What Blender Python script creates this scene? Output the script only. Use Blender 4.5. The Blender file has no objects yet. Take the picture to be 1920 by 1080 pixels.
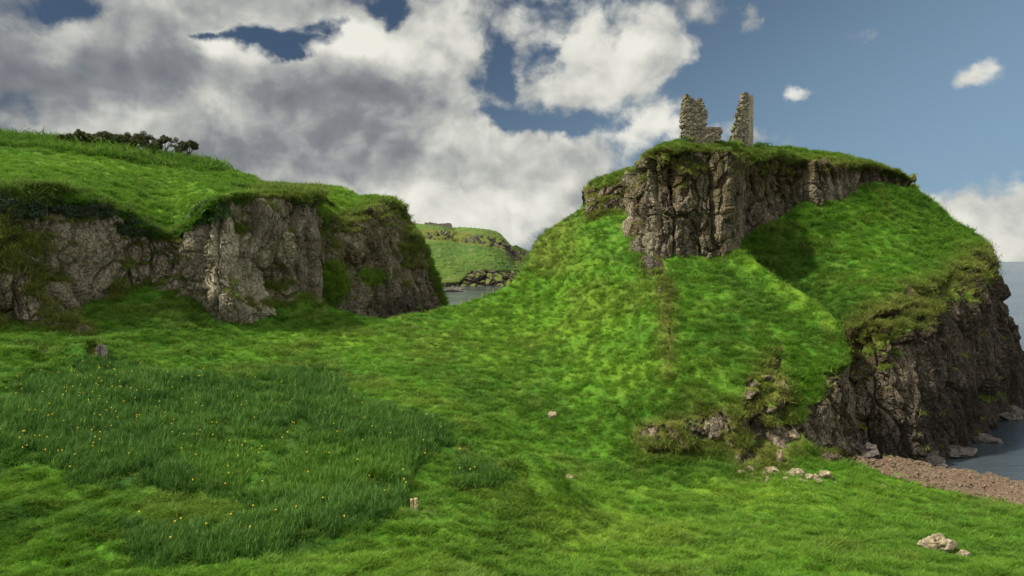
import bpy, math, random
import numpy as np
R = math.radians
sc = bpy.context.scene
# ------------------------------------------------------------------ camera, world, sun, exposure
F = 1400.0; CZ = 22.0; HZ = 490.0                       # focal length in px of a 1920 px wide frame, eye height, horizon row
cam = bpy.data.cameras.new('camera'); co = bpy.data.objects.new('camera', cam); sc.collection.objects.link(co)
co.location = (0, 0, CZ); co.rotation_euler = (R(90), 0, 0)
cam.sensor_width = 36; cam.lens = 36*F/1920; cam.shift_y = (HZ-540)/1920; cam.clip_start = 0.5; cam.clip_end = 60000
sc.camera = co
SUN_EL, SUN_AZ = 49.0, -104.0                             # azimuth from +Y, negative = to the left
sc.view_settings.view_transform = 'Standard'; sc.view_settings.look = 'None'
sc.view_settings.exposure = 0.74; sc.view_settings.gamma = 1
sc.cycles.max_bounces = 5; sc.cycles.diffuse_bounces = 2; sc.cycles.transparent_max_bounces = 8
sl = bpy.data.lights.new('sun', 'SUN'); so = bpy.data.objects.new('sun', sl); sc.collection.objects.link(so)
sl.energy = 5.0; sl.angle = R(2.5); sl.color = (1.0, 0.93, 0.80)
_a, _e = R(SUN_AZ), R(SUN_EL)
sdir = np.array([math.sin(_a)*math.cos(_e), math.cos(_a)*math.cos(_e), math.sin(_e)])
from mathutils import Vector
so.rotation_euler = Vector(sdir).to_track_quat('Z', 'Y').to_euler()

class NT:                                                # tiny node helper
    def __init__(s, nt): s.t = nt; nt.nodes.clear()
    def n(s, ty, **k):
        nd = s.t.nodes.new(ty)
        for a, b in k.items(): setattr(nd, a, b)
        return nd
    def l(s, a, b): s.t.links.new(a, b)
    def put(s, inp, v):
        if isinstance(v, bpy.types.NodeSocket): s.l(v, inp)
        elif v is not None: inp.default_value = v
    def m(s, op, a, b=None, c=None, clamp=False):
        nd = s.n('ShaderNodeMath', operation=op, use_clamp=clamp)
        for i, v in enumerate((a, b, c)): s.put(nd.inputs[i], v)
        return nd.outputs[0]
    def vm(s, op, a, b=None, c=None):
        nd = s.n('ShaderNodeVectorMath', operation=op)
        for i, v in enumerate((a, b, c)): s.put(nd.inputs[i], v)
        return nd.outputs['Value'] if op in ('DOT_PRODUCT', 'LENGTH') else nd.outputs[0]
    def ss(s, v, a, b, lo=0.0, hi=1.0):
        nd = s.n('ShaderNodeMapRange', interpolation_type='SMOOTHSTEP')
        s.put(nd.inputs[0], v); s.put(nd.inputs[1], a); s.put(nd.inputs[2], b); s.put(nd.inputs[3], lo); s.put(nd.inputs[4], hi)
        return nd.outputs[0]
    def noise(s, vec, scale, detail=3, rough=0.55, dist=0.0, color=False):
        nd = s.n('ShaderNodeTexNoise'); s.put(nd.inputs['Vector'], vec)
        nd.inputs['Scale'].default_value = scale; nd.inputs['Detail'].default_value = detail
        nd.inputs['Roughness'].default_value = rough; nd.inputs['Distortion'].default_value = dist
        return nd.outputs['Color' if color else 'Fac']
    def mix(s, f, a, b):
        nd = s.n('ShaderNodeMix', data_type='RGBA'); s.put(nd.inputs[0], f)
        s.put(nd.inputs[6], a if not isinstance(a, tuple) else (*a, 1)); s.put(nd.inputs[7], b if not isinstance(b, tuple) else (*b, 1))
        return nd.outputs[2]
    def xyz(s, x, y, z=0.0):
        nd = s.n('ShaderNodeCombineXYZ'); s.put(nd.inputs[0], x); s.put(nd.inputs[1], y); s.put(nd.inputs[2], z); return nd.outputs[0]

def azel(px, py):
    a = math.atan((px-960)/F); return a, math.atan((HZ-py)/F*math.cos(a))

def make_world():
    w = bpy.data.worlds.new('World'); sc.world = w; w.use_nodes = True; w.cycles.sampling_method = 'NONE'
    g = NT(w.node_tree)
    tc = g.n('ShaderNodeTexCoord').outputs['Generated']
    sx = g.n('ShaderNodeSeparateXYZ'); g.l(tc, sx.inputs[0])
    az = g.m('ARCTAN2', sx.outputs[0], sx.outputs[1])
    el = g.m('ARCSINE', sx.outputs[2])
    U = g.xyz(az, el, 0.0)                               # direction on the dome: azimuth, elevation
    sky = g.n('ShaderNodeTexSky', sky_type='NISHITA', sun_disc=False)
    sky.sun_elevation = R(SUN_EL); sky.sun_rotation = R(SUN_AZ); sky.air_density = 1.0; sky.dust_density = 0.6; sky.ozone_density = 2.0
    # broad layout of the cloud deck as soft weights round directions of the sky
    def blobs(L, vec, base):
        acc = base
        for (px, py, rx, ry, amp) in L:
            a, e = azel(px, py)
            d = g.vm('SUBTRACT', vec, (a, e, 0)); d = g.vm('MULTIPLY', d, (F/rx, F/ry, 0))
            q = g.vm('DOT_PRODUCT', d, d)
            acc = g.m('MULTIPLY_ADD', g.m('POWER', 0.3679, q), amp, acc)
        return acc
    wn = g.noise(U, 6.0, 6, 0.58, 0.0, True)
    wv = g.vm('MULTIPLY_ADD', g.vm('SUBTRACT', wn, (.5, .5, .5)), (0.20, 0.12, 0), U)
    cover = [(1620, 190, 330, 170, -.30), (250, 250, 520, 330, .95), (700, 330, 330, 170, .75), (900, 380, 300, 70, .7), (820, 90, 120, 200, .65), (1110, 70, 110, 110, .62), (1180, 110, 90, 60, .35),
             (1080, 180, 100, 45, .55), (1230, 250, 75, 45, .75), (1270, 85, 40, 30, .5), (1095, 300, 120, 45, .5), (1510, 174, 42, 14, .62), (1856, 150, 36, 20, .60),
             (1420, 5, 22, 26, .6), (1850, 400, 240, 44, 1.0), (1960, 440, 360, 54, .9), (1760, 420, 60, 40, .4), (1640, 440, 300, 30, .3), (1000, 140, 40, 30, .3), (1380, 250, 50, 22, .4),
             (480, 30, 260, 50, .5), (1640,60,200,15,.12),
             (130, 5, 55, 28, -.7), (430, 88, 60, 10, -.6), (530, 88, 50, 22, -.7), (590, 62, 50, 26, -.75), (545, 112, 30, 12, -.5), (640, 42, 24, 12, -.3), (730, 20, 48, 38, -.8), (295, 165, 28, 16, -.5), (950, 140, 62, 56, -.68), (905, 235, 50, 30, -.5),
             (1030, 95, 26, 50, -.25), (1040, 245, 100, 20, -.55), (20, 215, 60, 50, -.25), (960, 225, 100, 40, -.3), (1250, 180, 120, 20, -.35), (745, 325, 60, 12, -.15)]
    D0 = blobs(cover, wv, -0.03)
    def fb(vec):
        n1 = g.noise(g.vm('MULTIPLY', vec, (1, 1.5, 1)), 6.5, 7, 0.55, 0.2)
        b = 0.0
        for sc_, am in ((11.0, .50), (26.0, .20), (60.0, .06)):
            b = g.m('MULTIPLY_ADD', g.m('ABSOLUTE', g.m('SUBTRACT', g.noise(g.vm('MULTIPLY_ADD', wn, (.10, .10, 0), vec), sc_, 1, .5), .5)), am*1.6, b)
        return g.m('ADD', n1, g.m('SUBTRACT', b, .105))
    n0 = fb(U)
    Dn = g.m('MULTIPLY_ADD', g.m('SUBTRACT', n0, 0.5), 1.8, D0)
    alpha = g.ss(g.m('MULTIPLY_ADD', g.m('SUBTRACT', g.noise(U, 30.0, 5, 0.65, 0.4), 0.5), 0.60, Dn), 0.08, 0.62)
    # relief: density towards the light (upper left) compared with here
    Us = g.vm('ADD', U, (-0.012, 0.026, 0))
    n1 = fb(Us)
    rel = g.m('MULTIPLY', g.m('SUBTRACT', n0, n1), 1.05)
    fine = g.m('MULTIPLY', g.m('SUBTRACT', g.noise(U, 24.0, 5, 0.55, 0.2), 0.5), 0.16)
    bright = [(600, 100, 150, 40, .1), (900, 395, 280, 70, .50), (60, 60, 200, 110, -.10), (650, 80, 110, 36, .35), (450, 110, 50, 22, .55), (690, 95, 70, 40, .35), (840, 60, 70, 120, .30), (1110, 80, 120, 90, .45),
              (1230, 240, 80, 50, .62), (1080, 190, 90, 40, .2), (870, 260, 110, 40, .22), (480, 30, 180, 35, .18), (420, 215, 70, 36, .28), (240, 220, 40, 18, .3), (170, 70, 45, 35, .25), (130, 235, 40, 18, .2),
              (1850, 410, 300, 70, .42), (1855, 150, 50, 40, .3), (1510, 175, 60, 30, .3), (1275, 85, 60, 40, .3), (1050, 290, 140, 30, .18),
              (600, 195, 190, 28, -.24), (540, 255, 150, 26, -.20), (230, 120, 120, 55, -.14), (60, 190, 110, 80, -.08), (620, 310, 220, 20, -.12), (770, 335, 70, 26, -.2), (1130, 350, 80, 25, -.12), (0, 60, 60, 100, -.1)]
    B0 = blobs(bright, wv, 0.46)
    edge = g.ss(Dn, 0.35, 0.9, 0.03, -0.03)
    B = g.m('ADD', g.m('ADD', g.m('ADD', B0, rel), fine), edge, clamp=True)
    cr = g.n('ShaderNodeValToRGB'); g.l(B, cr.inputs[0])
    e = cr.color_ramp.elements; e[0].position = 0.0; e[0].color = (0.15, 0.16, 0.185, 1); e[1].position = 1.0; e[1].color = (0.80, 0.79, 0.715, 1)
    for p, c in ((0.3, (0.235, 0.25, 0.265)), (0.55, (0.42, 0.43, 0.41)), (0.8, (0.66, 0.66, 0.60))):
        k = e.new(p); k.color = (*c, 1)
    # the clear sky is deeper towards the top left, paler towards the sea horizon
    skyc = g.vm('MULTIPLY', sky.outputs[0], (0.085, 0.098, 0.115))
    deep = g.ss(g.m('ADD', g.m('MULTIPLY', az, -0.7), g.m('MULTIPLY', el, 1.3)), -0.35, 0.55)
    gray = g.mix(deep, (0.215, 0.335, 0.45), (0.042, 0.068, 0.112))
    blue = g.mix(0.88, skyc, gray)
    tot = g.mix(alpha, blue, cr.outputs[0])
    low = g.ss(el, -0.02, 0.0)
    tot = g.mix(low, (0.05, 0.07, 0.05), tot)
    # unseen bright broken cloud outside the view, added as fill light on the land
    behind = g.m('MAXIMUM', g.ss(g.m('ABSOLUTE', az), 1.0, 1.5), g.ss(el, 0.6, 0.95))
    bn = g.ss(g.noise(tc, 2.2, 5, 0.6), 0.36, 0.60); behind = g.m('MULTIPLY', g.m('MULTIPLY', behind, bn), low)
    tot = g.mix(behind, tot, (1.75, 1.74, 1.66))
    bg = g.n('ShaderNodeBackground'); g.l(tot, bg.inputs[0]); bg.inputs[1].default_value = 0.63
    out = g.n('ShaderNodeOutputWorld'); g.l(bg.outputs[0], out.inputs[0])
make_world()

# ------------------------------------------------------------------ noise in numpy
rng = np.random.default_rng(7)
TB = rng.random((64, 64, 64, 4)).astype(np.float32)
def vnoise(p):
    i = np.floor(p).astype(np.int64); f = (p-i); f = f*f*f*(f*(f*6-15)+10); r = 0
    for dx in (0, 1):
        wx = f[..., 0] if dx else 1-f[..., 0]
        for dy in (0, 1):
            wy = f[..., 1] if dy else 1-f[..., 1]
            for dz in (0, 1):
                wz = f[..., 2] if dz else 1-f[..., 2]
                r = r + wx*wy*wz*TB[(i[..., 0]+dx) & 63, (i[..., 1]+dy) & 63, (i[..., 2]+dz) & 63, 0]
    return r*2-1
def fbm(p, s, o=4, g=0.5):
    r = 0; a = 1.0; t = 0
    for k in range(o):
        r = r + a*vnoise(p*s+k*17.3); t += a; a *= g; s *= 2.03
    return r/t
def worley(p):
    i = np.floor(p).astype(np.int64); f1 = np.full(p.shape[:-1], 9.0); f2 = f1.copy(); idv = np.zeros(p.shape[:-1]); 
    for dx in (-1, 0, 1):
        for dy in (-1, 0, 1):
            for dz in (-1, 0, 1):
                c = i+np.array([dx, dy, dz]); t = TB[c[..., 0] & 63, c[..., 1] & 63, c[..., 2] & 63]
                d = np.sqrt((((c+t[..., 1:4])-p)**2).sum(-1))
                n = d < f1; f2 = np.where(n, f1, np.minimum(f2, d)); idv = np.where(n, t[..., 0], idv); f1 = np.where(n, d, f1)
    return f1, f2, idv
def sstep(x, a, b):
    t = np.clip((x-a)/(b-a), 0, 1); return t*t*(3-2*t)
def P3(px, py, Y):
    px, py, Y = np.asarray(px, float), np.asarray(py, float), np.asarray(Y, float)
    return np.stack(np.broadcast_arrays((px-960)/F*Y, Y, CZ+(HZ-py)/F*Y), -1)
def proj(P):
    Y = np.maximum(P[..., 1], .1); return 960+F*P[..., 0]/Y, HZ-F*(P[..., 2]-CZ)/Y
def tps(ctrl):                                           # thin plate spline of 1/Y: planes come out as planes
    c = np.array(ctrl, float); xy = c[:, :2]/500; v = 1000/c[:, 2]; n = len(c)
    d = np.sqrt(((xy[:, None]-xy[None])**2).sum(-1)); K = np.where(d > 0, d*d*np.log(d+1e-12), 0)+np.eye(n)*1e-4
    A = np.zeros((n+3, n+3)); A[:n, :n] = K; A[:n, n] = 1; A[:n, n+1:] = xy; A[n, :n] = 1; A[n+1:, :n] = xy.T
    w = np.linalg.solve(A, np.r_[v, 0, 0, 0])
    def f(px, py):
        x, y = px/500, py/500; r = w[n]+w[n+1]*x+w[n+2]*y
        for k in range(n):
            d2 = (x-xy[k, 0])**2+(y-xy[k, 1])**2; r = r+w[k]*0.5*d2*np.log(d2+1e-12)
        return 1000/np.maximum(r, 0.5)
    return f
def line(keys, t):
    k = np.array(keys, float); return np.interp(t, k[:, 0], k[:, 1])
def polysd(px, py, poly):                                # signed distance (px), positive inside
    q = np.array(poly, float); x, y = px, py; d = np.full(x.shape, 1e9); ins = np.zeros(x.shape, bool); n = len(q)
    for i in range(n):
        a, b = q[i], q[(i+1) % n]; e = b-a; wx, wy = x-a[0], y-a[1]
        t = np.clip((wx*e[0]+wy*e[1])/(e@e), 0, 1); d = np.minimum(d, (wx-e[0]*t)**2+(wy-e[1]*t)**2)
        c = ((a[1] > y) != (b[1] > y))
        if abs(e[1]) > 1e-9: ins ^= c & (x < a[0]+(y-a[1])*e[0]/e[1])
    d = np.sqrt(d); return np.where(ins, d, -d)
def normals(P):
    dv = np.gradient(P, axis=0); du = np.gradient(P, axis=1); n = np.cross(du, dv); n /= np.linalg.norm(n, axis=-1, keepdims=True)+1e-9
    return n

# ------------------------------------------------------------------ materials
def new_mat(name):
    m = bpy.data.materials.new(name); m.use_nodes = True; return m, NT(m.node_tree)
def finish(g, color, rough=0.9, bump=None, bd=0.1, bs=1.0, spec=0.2, trans=None):
    b = g.n('ShaderNodeBsdfPrincipled'); g.put(b.inputs['Base Color'], color if not isinstance(color, tuple) else (*color, 1)); g.put(b.inputs['Roughness'], rough)
    b.inputs['Specular IOR Level'].default_value = spec
    if bump is not None:
        bn = g.n('ShaderNodeBump'); bn.inputs['Strength'].default_value = bs; bn.inputs['Distance'].default_value = bd; g.l(bump, bn.inputs['Height']); g.l(bn.outputs[0], b.inputs['Normal'])
    sh = b.outputs[0]
    if trans:
        t = g.n('ShaderNodeBsdfTranslucent'); g.put(t.inputs[0], trans[1]); mx = g.n('ShaderNodeMixShader'); mx.inputs[0].default_value = trans[0]
        g.l(sh, mx.inputs[1]); g.l(t.outputs[0], mx.inputs[2]); sh = mx.outputs[0]
    o = g.n('ShaderNodeOutputMaterial'); g.l(sh, o.inputs[0]); return b
def gpos(g): return g.n('ShaderNodeNewGeometry').outputs['Position']
def rock_color(g, pos, S=1.0):
    st = g.vm('MULTIPLY', pos, (1, 1, 0.35))
    n1 = g.noise(st, 0.22/S, 5, 0.6, .4); n2 = g.noise(st, 1.0/S, 5, 0.6, .5); n3 = g.noise(pos, 4.5/S, 4, 0.7)
    c = g.mix(g.ss(n1, 0.38, 0.62), (0.088, 0.072, 0.054), (0.190, 0.165, 0.125))
    c = g.mix(g.ss(n2, 0.46, 0.64, 0, .8), c, (0.285, 0.262, 0.205))
    c = g.mix(g.ss(n2, 0.44, 0.30, 0, .6), c, (0.070, 0.050, 0.036))
    c = g.mix(g.ss(g.noise(pos, 0.5/S, 4, 0.65), 0.53, 0.66, 0, .6), c, (0.19, 0.13, 0.08))
    c = g.mix(g.ss(n3, 0.55, 0.66, 0, .7), c, (0.50, 0.46, 0.36))
    c = g.mix(g.ss(n3, 0.46, 0.36, 0, .7), c, (0.055, 0.043, 0.034))
    wv = g.vm('MULTIPLY_ADD', g.noise(pos, 1.2/S, 3, .5, 0, True), (.5, .5, .5), g.vm('MULTIPLY', pos, (1, 1, .5)))
    vo2 = g.n('ShaderNodeTexVoronoi', feature='DISTANCE_TO_EDGE'); vo2.inputs['Scale'].default_value = 2.4/S; g.l(wv, vo2.inputs['Vector'])
    crack = g.ss(vo2.outputs[0], 0.0, 0.09)
    bump = g.m('ADD', g.m('MULTIPLY', crack, 0.8), g.m('ADD', g.m('MULTIPLY', n3, 0.5), n2))
    return c, bump, crack
def grass_color(g, pos, S=1.0):
    n1 = g.noise(pos, 0.09/S, 4, 0.6, 0.4); n2 = g.noise(pos, 0.55/S, 4, 0.65, 0.5); n3 = g.noise(pos, 2.6/S, 3, 0.6)
    c = g.mix(g.ss(n1, 0.36, 0.62), GD, GL)
    c = g.mix(g.ss(n2, 0.50, 0.68, 0, .55), c, GY)
    c = g.mix(g.ss(n3, 0.52, 0.66, 0, .55), c, GK)
    return c, n2, n3
GD = (0.046, 0.142, 0.010); GL = (0.088, 0.225, 0.013); GY = (0.175, 0.270, 0.032); GK = (0.020, 0.062, 0.008)
DRY = (0.150, 0.125, 0.035)
def terrain_mat(name, S=1.0, mul=(1, 1, 1), gm=(.8, .78, .8)):
    m, g = new_mat(name); pos = gpos(g)
    at = lambda n: g.n('ShaderNodeAttribute', attribute_name=n).outputs['Fac']
    rc, rb, ck = rock_color(g, pos, S); gc, n2, n3 = grass_color(g, pos, S)
    ms = g.ss(g.m('ADD', g.noise(g.vm('MULTIPLY', pos, (1, 1, .22)), 1.1/S, 5, .65), g.m('MULTIPLY', at('moss'), .32)), .56, .68); rc = g.mix(g.m('MULTIPLY', ms, .8), rc, g.mix(g.noise(pos, 2.2/S, 4, .7), (0.085, 0.045, 0.022), (0.075, 0.085, 0.022)))
    rc = g.vm('MULTIPLY', rc, mul); gc = g.vm('MULTIPLY', gc, gm); rc = g.mix(g.m('MULTIPLY', at('pale'), .8), rc, (0.36, 0.32, 0.22)); rc = g.mix(at('wet'), rc, (0.036, 0.029, 0.023))  # wet carries damp rock and also the shade painted on the sea cliff
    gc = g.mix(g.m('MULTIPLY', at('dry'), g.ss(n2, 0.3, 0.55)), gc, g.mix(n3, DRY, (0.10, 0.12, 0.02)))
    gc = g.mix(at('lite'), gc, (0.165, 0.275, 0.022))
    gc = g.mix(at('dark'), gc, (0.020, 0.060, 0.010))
    gc = g.mix(at('soil'), gc, (0.085, 0.060, 0.035))
    f = g.ss(g.m('MULTIPLY_ADD', g.m('SUBTRACT', g.noise(pos, 3.0/S, 4, 0.7), 0.5), 0.9, at('rock')), 0.42, 0.58)
    col = g.mix(f, gc, rc)
    bm = g.m('ADD', g.m('MULTIPLY', rb, g.m('MULTIPLY', f, 1.6)), g.m('MULTIPLY', g.m('SUBTRACT', 1.0, f), g.m('ADD', g.noise(pos, 6.0/S, 4, 0.7), g.noise(pos, 1.8/S, 3, 0.6))))
    finish(g, col, 0.92, bm, 0.28*S, 0.9, 0.12); return m
M_land = terrain_mat('cliff_and_turf', 1.0, (.70, .655, .59)); M_mid = terrain_mat('headland_turf_and_rock', 1.3, (.84, .80, .70), (1.2, 1.05, 1)); M_far = terrain_mat('far_headland_turf_and_rock', 3.5, (.75, .78, .8), (1.0, .72, 2.0))  # far headland colours are muted to paint in distance haze

# ------------------------------------------------------------------ grids to meshes
def grid_mesh(name, P, attrs, mat, rocky=None):
    r, c = P.shape[:2]; me = bpy.data.meshes.new(name); nv = r*c
    me.vertices.add(nv); me.vertices.foreach_set('co', P.reshape(-1).astype(np.float32))
    i = np.arange(nv).reshape(r, c); q = np.stack([i[:-1, :-1], i[1:, :-1], i[1:, 1:], i[:-1, 1:]], -1).reshape(-1, 4)
    nf = len(q); me.loops.add(nf*4); me.loops.foreach_set('vertex_index', q.reshape(-1).astype(np.int32))
    me.polygons.add(nf); me.polygons.foreach_set('loop_start', np.arange(0, nf*4, 4, dtype=np.int32))
    try: me.polygons.foreach_set('loop_total', np.full(nf, 4, np.int32))
    except Exception: pass
    sm = np.ones(nf, bool) if rocky is None else (rocky.reshape(-1)[q[:, 0]] < 0.45)
    me.update(calc_edges=True); me.polygons.foreach_set('use_smooth', sm)
    for k, v in attrs.items():
        a = me.attributes.new(k, 'FLOAT', 'POINT'); a.data.foreach_set('value', np.ascontiguousarray(v.reshape(-1), dtype=np.float32))
    me.materials.append(mat); me.validate()
    return me
def link(name, me, kind=None, label=None, cat=None, group=None, parent=None):
    o = bpy.data.objects.new(name, me); sc.collection.objects.link(o)
    if kind: o['kind'] = kind
    if label: o['label'] = label
    if cat: o['category'] = cat
    if group: o['group'] = group
    if parent: o.parent = parent
    return o
def back_rows(P, D, c, side=None, n=14, at_top=True):    # carry a skyline on over the brow: leaves along the line of the slope, curves down
    e = P[0]; dirv = e-np.array([0, 0, CZ]); dirv = dirv/dirv[:, 1:2]; rows = []
    sd = 0 if side is None else side
    for k in range(n, 0, -1):
        d = D*(k/n)**1.7; q = e+dirv*d; q = q.copy(); q[:, 2] -= c*d*d; q[:, 0] -= sd*d*d; rows.append(q)
    return np.concatenate([np.stack(rows), P], 0)
def wrap_cols(P, D, c, left=True, n=10):
    e = P[:, 0] if left else P[:, -1]; sgn = 1 if left else -1
    cols = []
    for k in range(n, 0, -1):
        d = D*(k/n)**1.7; q = e.copy(); dirx = (e[:, 0]/np.maximum(e[:, 1], 1)); q[:, 1] += d; q[:, 0] += dirx*d+sgn*c*d*d; cols.append(q)
    if left: return np.concatenate([np.stack(cols, 1), P], 1)
    return np.concatenate([P, np.stack(cols[::-1], 1)], 1)
def wtilt(p):                                            # cells with a random height and a random tilt: broken planar faces
    i = np.floor(p).astype(np.int64); f1 = np.full(p.shape[:-1], 9.0); f2 = f1.copy(); val = np.zeros(p.shape[:-1])
    for dx in (-1, 0, 1):
        for dy in (-1, 0, 1):
            for dz in (-1, 0, 1):
                c = i+np.array([dx, dy, dz]); t = TB[c[..., 0] & 63, c[..., 1] & 63, c[..., 2] & 63]; q = p-c-t[..., 1:4]
                d = np.sqrt((q**2).sum(-1)); n = d < f1; f2 = np.where(n, f1, np.minimum(f2, d)); tl = TB[(c[..., 0]+7) & 63, (c[..., 1]+19) & 63, (c[..., 2]+33) & 63, 1:4]-.5
                val = np.where(n, (t[..., 0]-.5)*1.5+(q*tl).sum(-1)*2.2, val); f1 = np.where(n, d, f1)
    return val, f2-f1
def rock_disp(P, S=1.0, big=1.0, va=1.35):
    w = P+0.8*S*np.stack([fbm(P+11, .3/S, 3), fbm(P+31, .3/S, 3), .6*fbm(P+57, .3/S, 3)], -1)
    d = 0; act = .35+.65*sstep(fbm(P+77, .16/S, 3), -.25, .25)          # smoother and more broken stretches
    for k, (a, asp, amp, cr) in enumerate(((7.5, 2.6, 1.30*big, .8), (3.0, 2.3, .85, .7), (1.3, 1.7, .42, .40), (0.6, 1.3, .20, .20))):
        a *= S; v, e = wtilt(w/np.array([a, a, a*asp*va])+k*5.3); m = 1 if k < 2 else act
        d = d+S*m*(amp*v*.8-cr*(1-sstep(e, 0, .10)))
    return d+S*0.5*fbm(P, .25/S, 4)
def hummock(P, S=1.0):
    q = P*np.array([1, 1, 0.7]); a = fbm(q, .28/S, 3); b = fbm(q+40, .9/S, 3); 
    f1, f2, idv = worley(np.stack([P[..., 0], P[..., 1], P[..., 2]*1.2], -1)/(1.15*S)+0.35*b[..., None])
    return S*(0.38*a+0.26*b+0.30*(0.6-f1))
SCAT = []                                                # surfaces that carry grass tufts
BUMPS = []                                               # (x, y, radius, height) knolls and tussocks
def finish_patch(name, P, mask_fn, mat, kind='structure', S=1.0, big=1.0, hum=1.0, ledge=0.5, scat=True, damp=None, label=None, cat=None, flip=False):
    px, py = proj(P); N = normals(P)
    toc = np.array([0, 0, CZ])-P; s = np.sign((N*toc).sum(-1).mean()); N = N*s
    m = mask_fn(px, py, P)                               # dict: rock, dry, dark, soil, pale
    z0 = np.zeros(px.shape); rock = m.get('rock', z0)
    nr = fbm(P, .5/S, 4)*0.35; rk = sstep(rock+nr*np.where((rock > .02) & (rock < .98), 1, 0), .35, .65)
    Nh = N.copy(); Nh[..., 2] *= 0.35; Nh /= np.linalg.norm(Nh, axis=-1, keepdims=True)
    dr = rock_disp(P, S, big) if rk.max() > 0 else z0
    dh = hummock(P, S)*hum
    stp = sstep(1-np.abs(N[..., 2]), .06, .22); dh = dh+stp*S*.16*np.sin(2*math.pi*(P[..., 2]*.95/S+1.3*fbm(P+15, .12/S, 3)))*(.5+fbm(P+35, .2/S, 2))
    if damp is not None: dr = dr*damp; dh = dh*damp
    Q = P+Nh*(dr*rk)[..., None]+N*(dh*(1-rk))[..., None]
    for (bx, by, br, bh) in BUMPS:
        d2 = ((P[..., 0]-bx)**2+(P[..., 1]-by)**2)/br**2; Q[..., 2] += bh*np.exp(-d2)*(1+.15*fbm(P, 1.0, 3))
    N2 = normals(Q); N2 = N2*np.sign((N2*toc).sum(-1).mean())
    nz = N2[..., 2]; k = np.ones(3)/3
    for ax in (0, 1): nz = sum(np.roll(nz, j, ax) for j in (-1, 0, 1))/3
    lg = sstep(nz+0.25*fbm(P+70, .3/S, 4), ledge, ledge+.22)        # turf holds on ledges and easy ground
    bias = m.get('veg', z0)
    rk2 = rk*(1-np.clip(lg+bias*sstep(nz+.5*fbm(P+90, .6/S, 4), .0, .35), 0, 1))
    dry = np.clip(m.get('dry', z0)+0.85*rk*(1-rk2)*(0.4+.6*sstep(fbm(P+5, .2/S, 3), -.2, .4))+.5*sstep(rock, .02, .4)*(1-rk2), 0, 1)
    at = {'rock': rk2, 'dry': dry, 'dark': m.get('dark', z0), 'soil': m.get('soil', z0), 'pale': m.get('pale', z0)*1.0, 'wet': m.get('wet', z0)*1.0, 'lite': m.get('lite', z0)*1.0, 'moss': m.get('moss', z0)*1.0}
    me = grid_mesh(name, Q, at, mat, rk2)
    o = link(name, me, kind, label, cat)
    if scat: SCAT.append((name, Q, N2, px, py, rk2, dry, at['dark'], S, at['lite']))
    return o, Q
def step_mask(v, w): return sstep(v, -w, w)

# ------------------------------------------------------------------ ground: meadow, bowl and the hill below the castle rock
STEP = 2.6
def cols(*a): return np.concatenate([np.arange(x0, x1, st) for x0, x1, st in a])
b = P3(1003, 935, 57); BUMPS += [(b[0], b[1]+.5, 2.9, 2.7), (b[0]-1.2, b[1]-1.5, 3.4, .9), (b[0]+1.6, b[1]+.3, 1.3, .5)]
for px_, py_, Y_, r_, h_ in tuple((1238+.5*k*2.2+4*math.sin(k*2.1), 530+k*17, 92.5-k*1.25, .8, .45+.2*math.sin(k*3.3)) for k in range(13))+((30, 985, 46, 1.4, .7), (165, 995, 45.5, 1.3, .6), (90, 1040, 43, 1.2, .4), (190, 1050, 42.5, 1, .4), (820, 1010, 46, 3.0, .5), (1330, 885, 66, 1.6, .5), (40, 700, 68, 2.5, .8), (170, 640, 74, 2.2, 1.2)):
    q = P3(px_, py_, Y_); BUMPS.append((q[0], q[1], r_, h_))
tA = cols((-420, -100, 6), (-100, 2000, STEP), (2000, 2460, 6))
topA = line([(-240, 600), (0, 585), (150, 590), (170, 555), (300, 530), (370, 545), (420, 575), (450, 575), (468, 540), (490, 525), (520, 524), (570, 558), (640, 588), (690, 598), (740, 597), (790, 588), (835, 578), (900, 560), (955, 537), (978, 510),
             (990, 478), (1003, 455), (1030, 432), (1060, 412), (1095, 385), (1190, 372), (1200, 450), (1260, 465), (1340, 470), (1372, 470), (1400, 500), (1440, 529), (1480, 556), (1530, 592), (1566, 622), (1585, 648), (1598, 700), (1612, 780), (1630, 850),
             (1660, 856), (1760, 876), (1840, 892), (1920, 903), (2130, 938)], tA)
ctrlA = [(-240, 1130, 37), (500, 1130, 37), (1000, 1130, 38), (1600, 1130, 38), (2130, 1130, 38), (1200, 870, 68), (1300, 870, 68), (1450, 880, 67), (1580, 857, 74), (1760, 880, 74.5), (1920, 905, 74.5), (2130, 940, 70),
         (1920, 950, 62.5), (1920, 1080, 43), (1500, 950, 57), (1500, 1080, 43), (1000, 1080, 43), (1000, 950, 56), (1000, 870, 66), (1000, 750, 80), (1000, 650, 95), (1000, 560, 108), (960, 535, 112), (835, 578, 108), (740, 596, 104),
         (640, 590, 102), (520, 525, 106), (460, 590, 97), (430, 595, 95), (300, 545, 92), (150, 600, 82), (0, 600, 77), (-240, 610, 70), (1000, 470, 120), (1100, 400, 118), (1180, 470, 99), (1180, 390, 114), (1230, 480, 96), (1230, 600, 85),
         (1230, 700, 77), (1230, 780, 71.5), (1340, 485, 96), (1372, 470, 98), (1440, 530, 91), (1530, 592, 84), (1580, 640, 80), (1400, 700, 75.5), (1400, 780, 71), (1400, 840, 69.5), (1500, 700, 76), (1500, 820, 71.5), (1600, 740, 76), (1600, 850, 74.5),
         (600, 690, 84), (100, 690, 68), (0, 880, 49.5), (0, 800, 55), (400, 800, 60), (400, 700, 75), (600, 800, 62), (850, 830, 62), (776, 950, 50), (300, 1060, 42), (0, 1080, 40), (600, 900, 53), (850, 700, 84), (1330, 600, 84), (1260, 820, 70)]
fA = tps(ctrlA)
nA = 235
s = np.linspace(0, 1, nA)[:, None]
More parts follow.
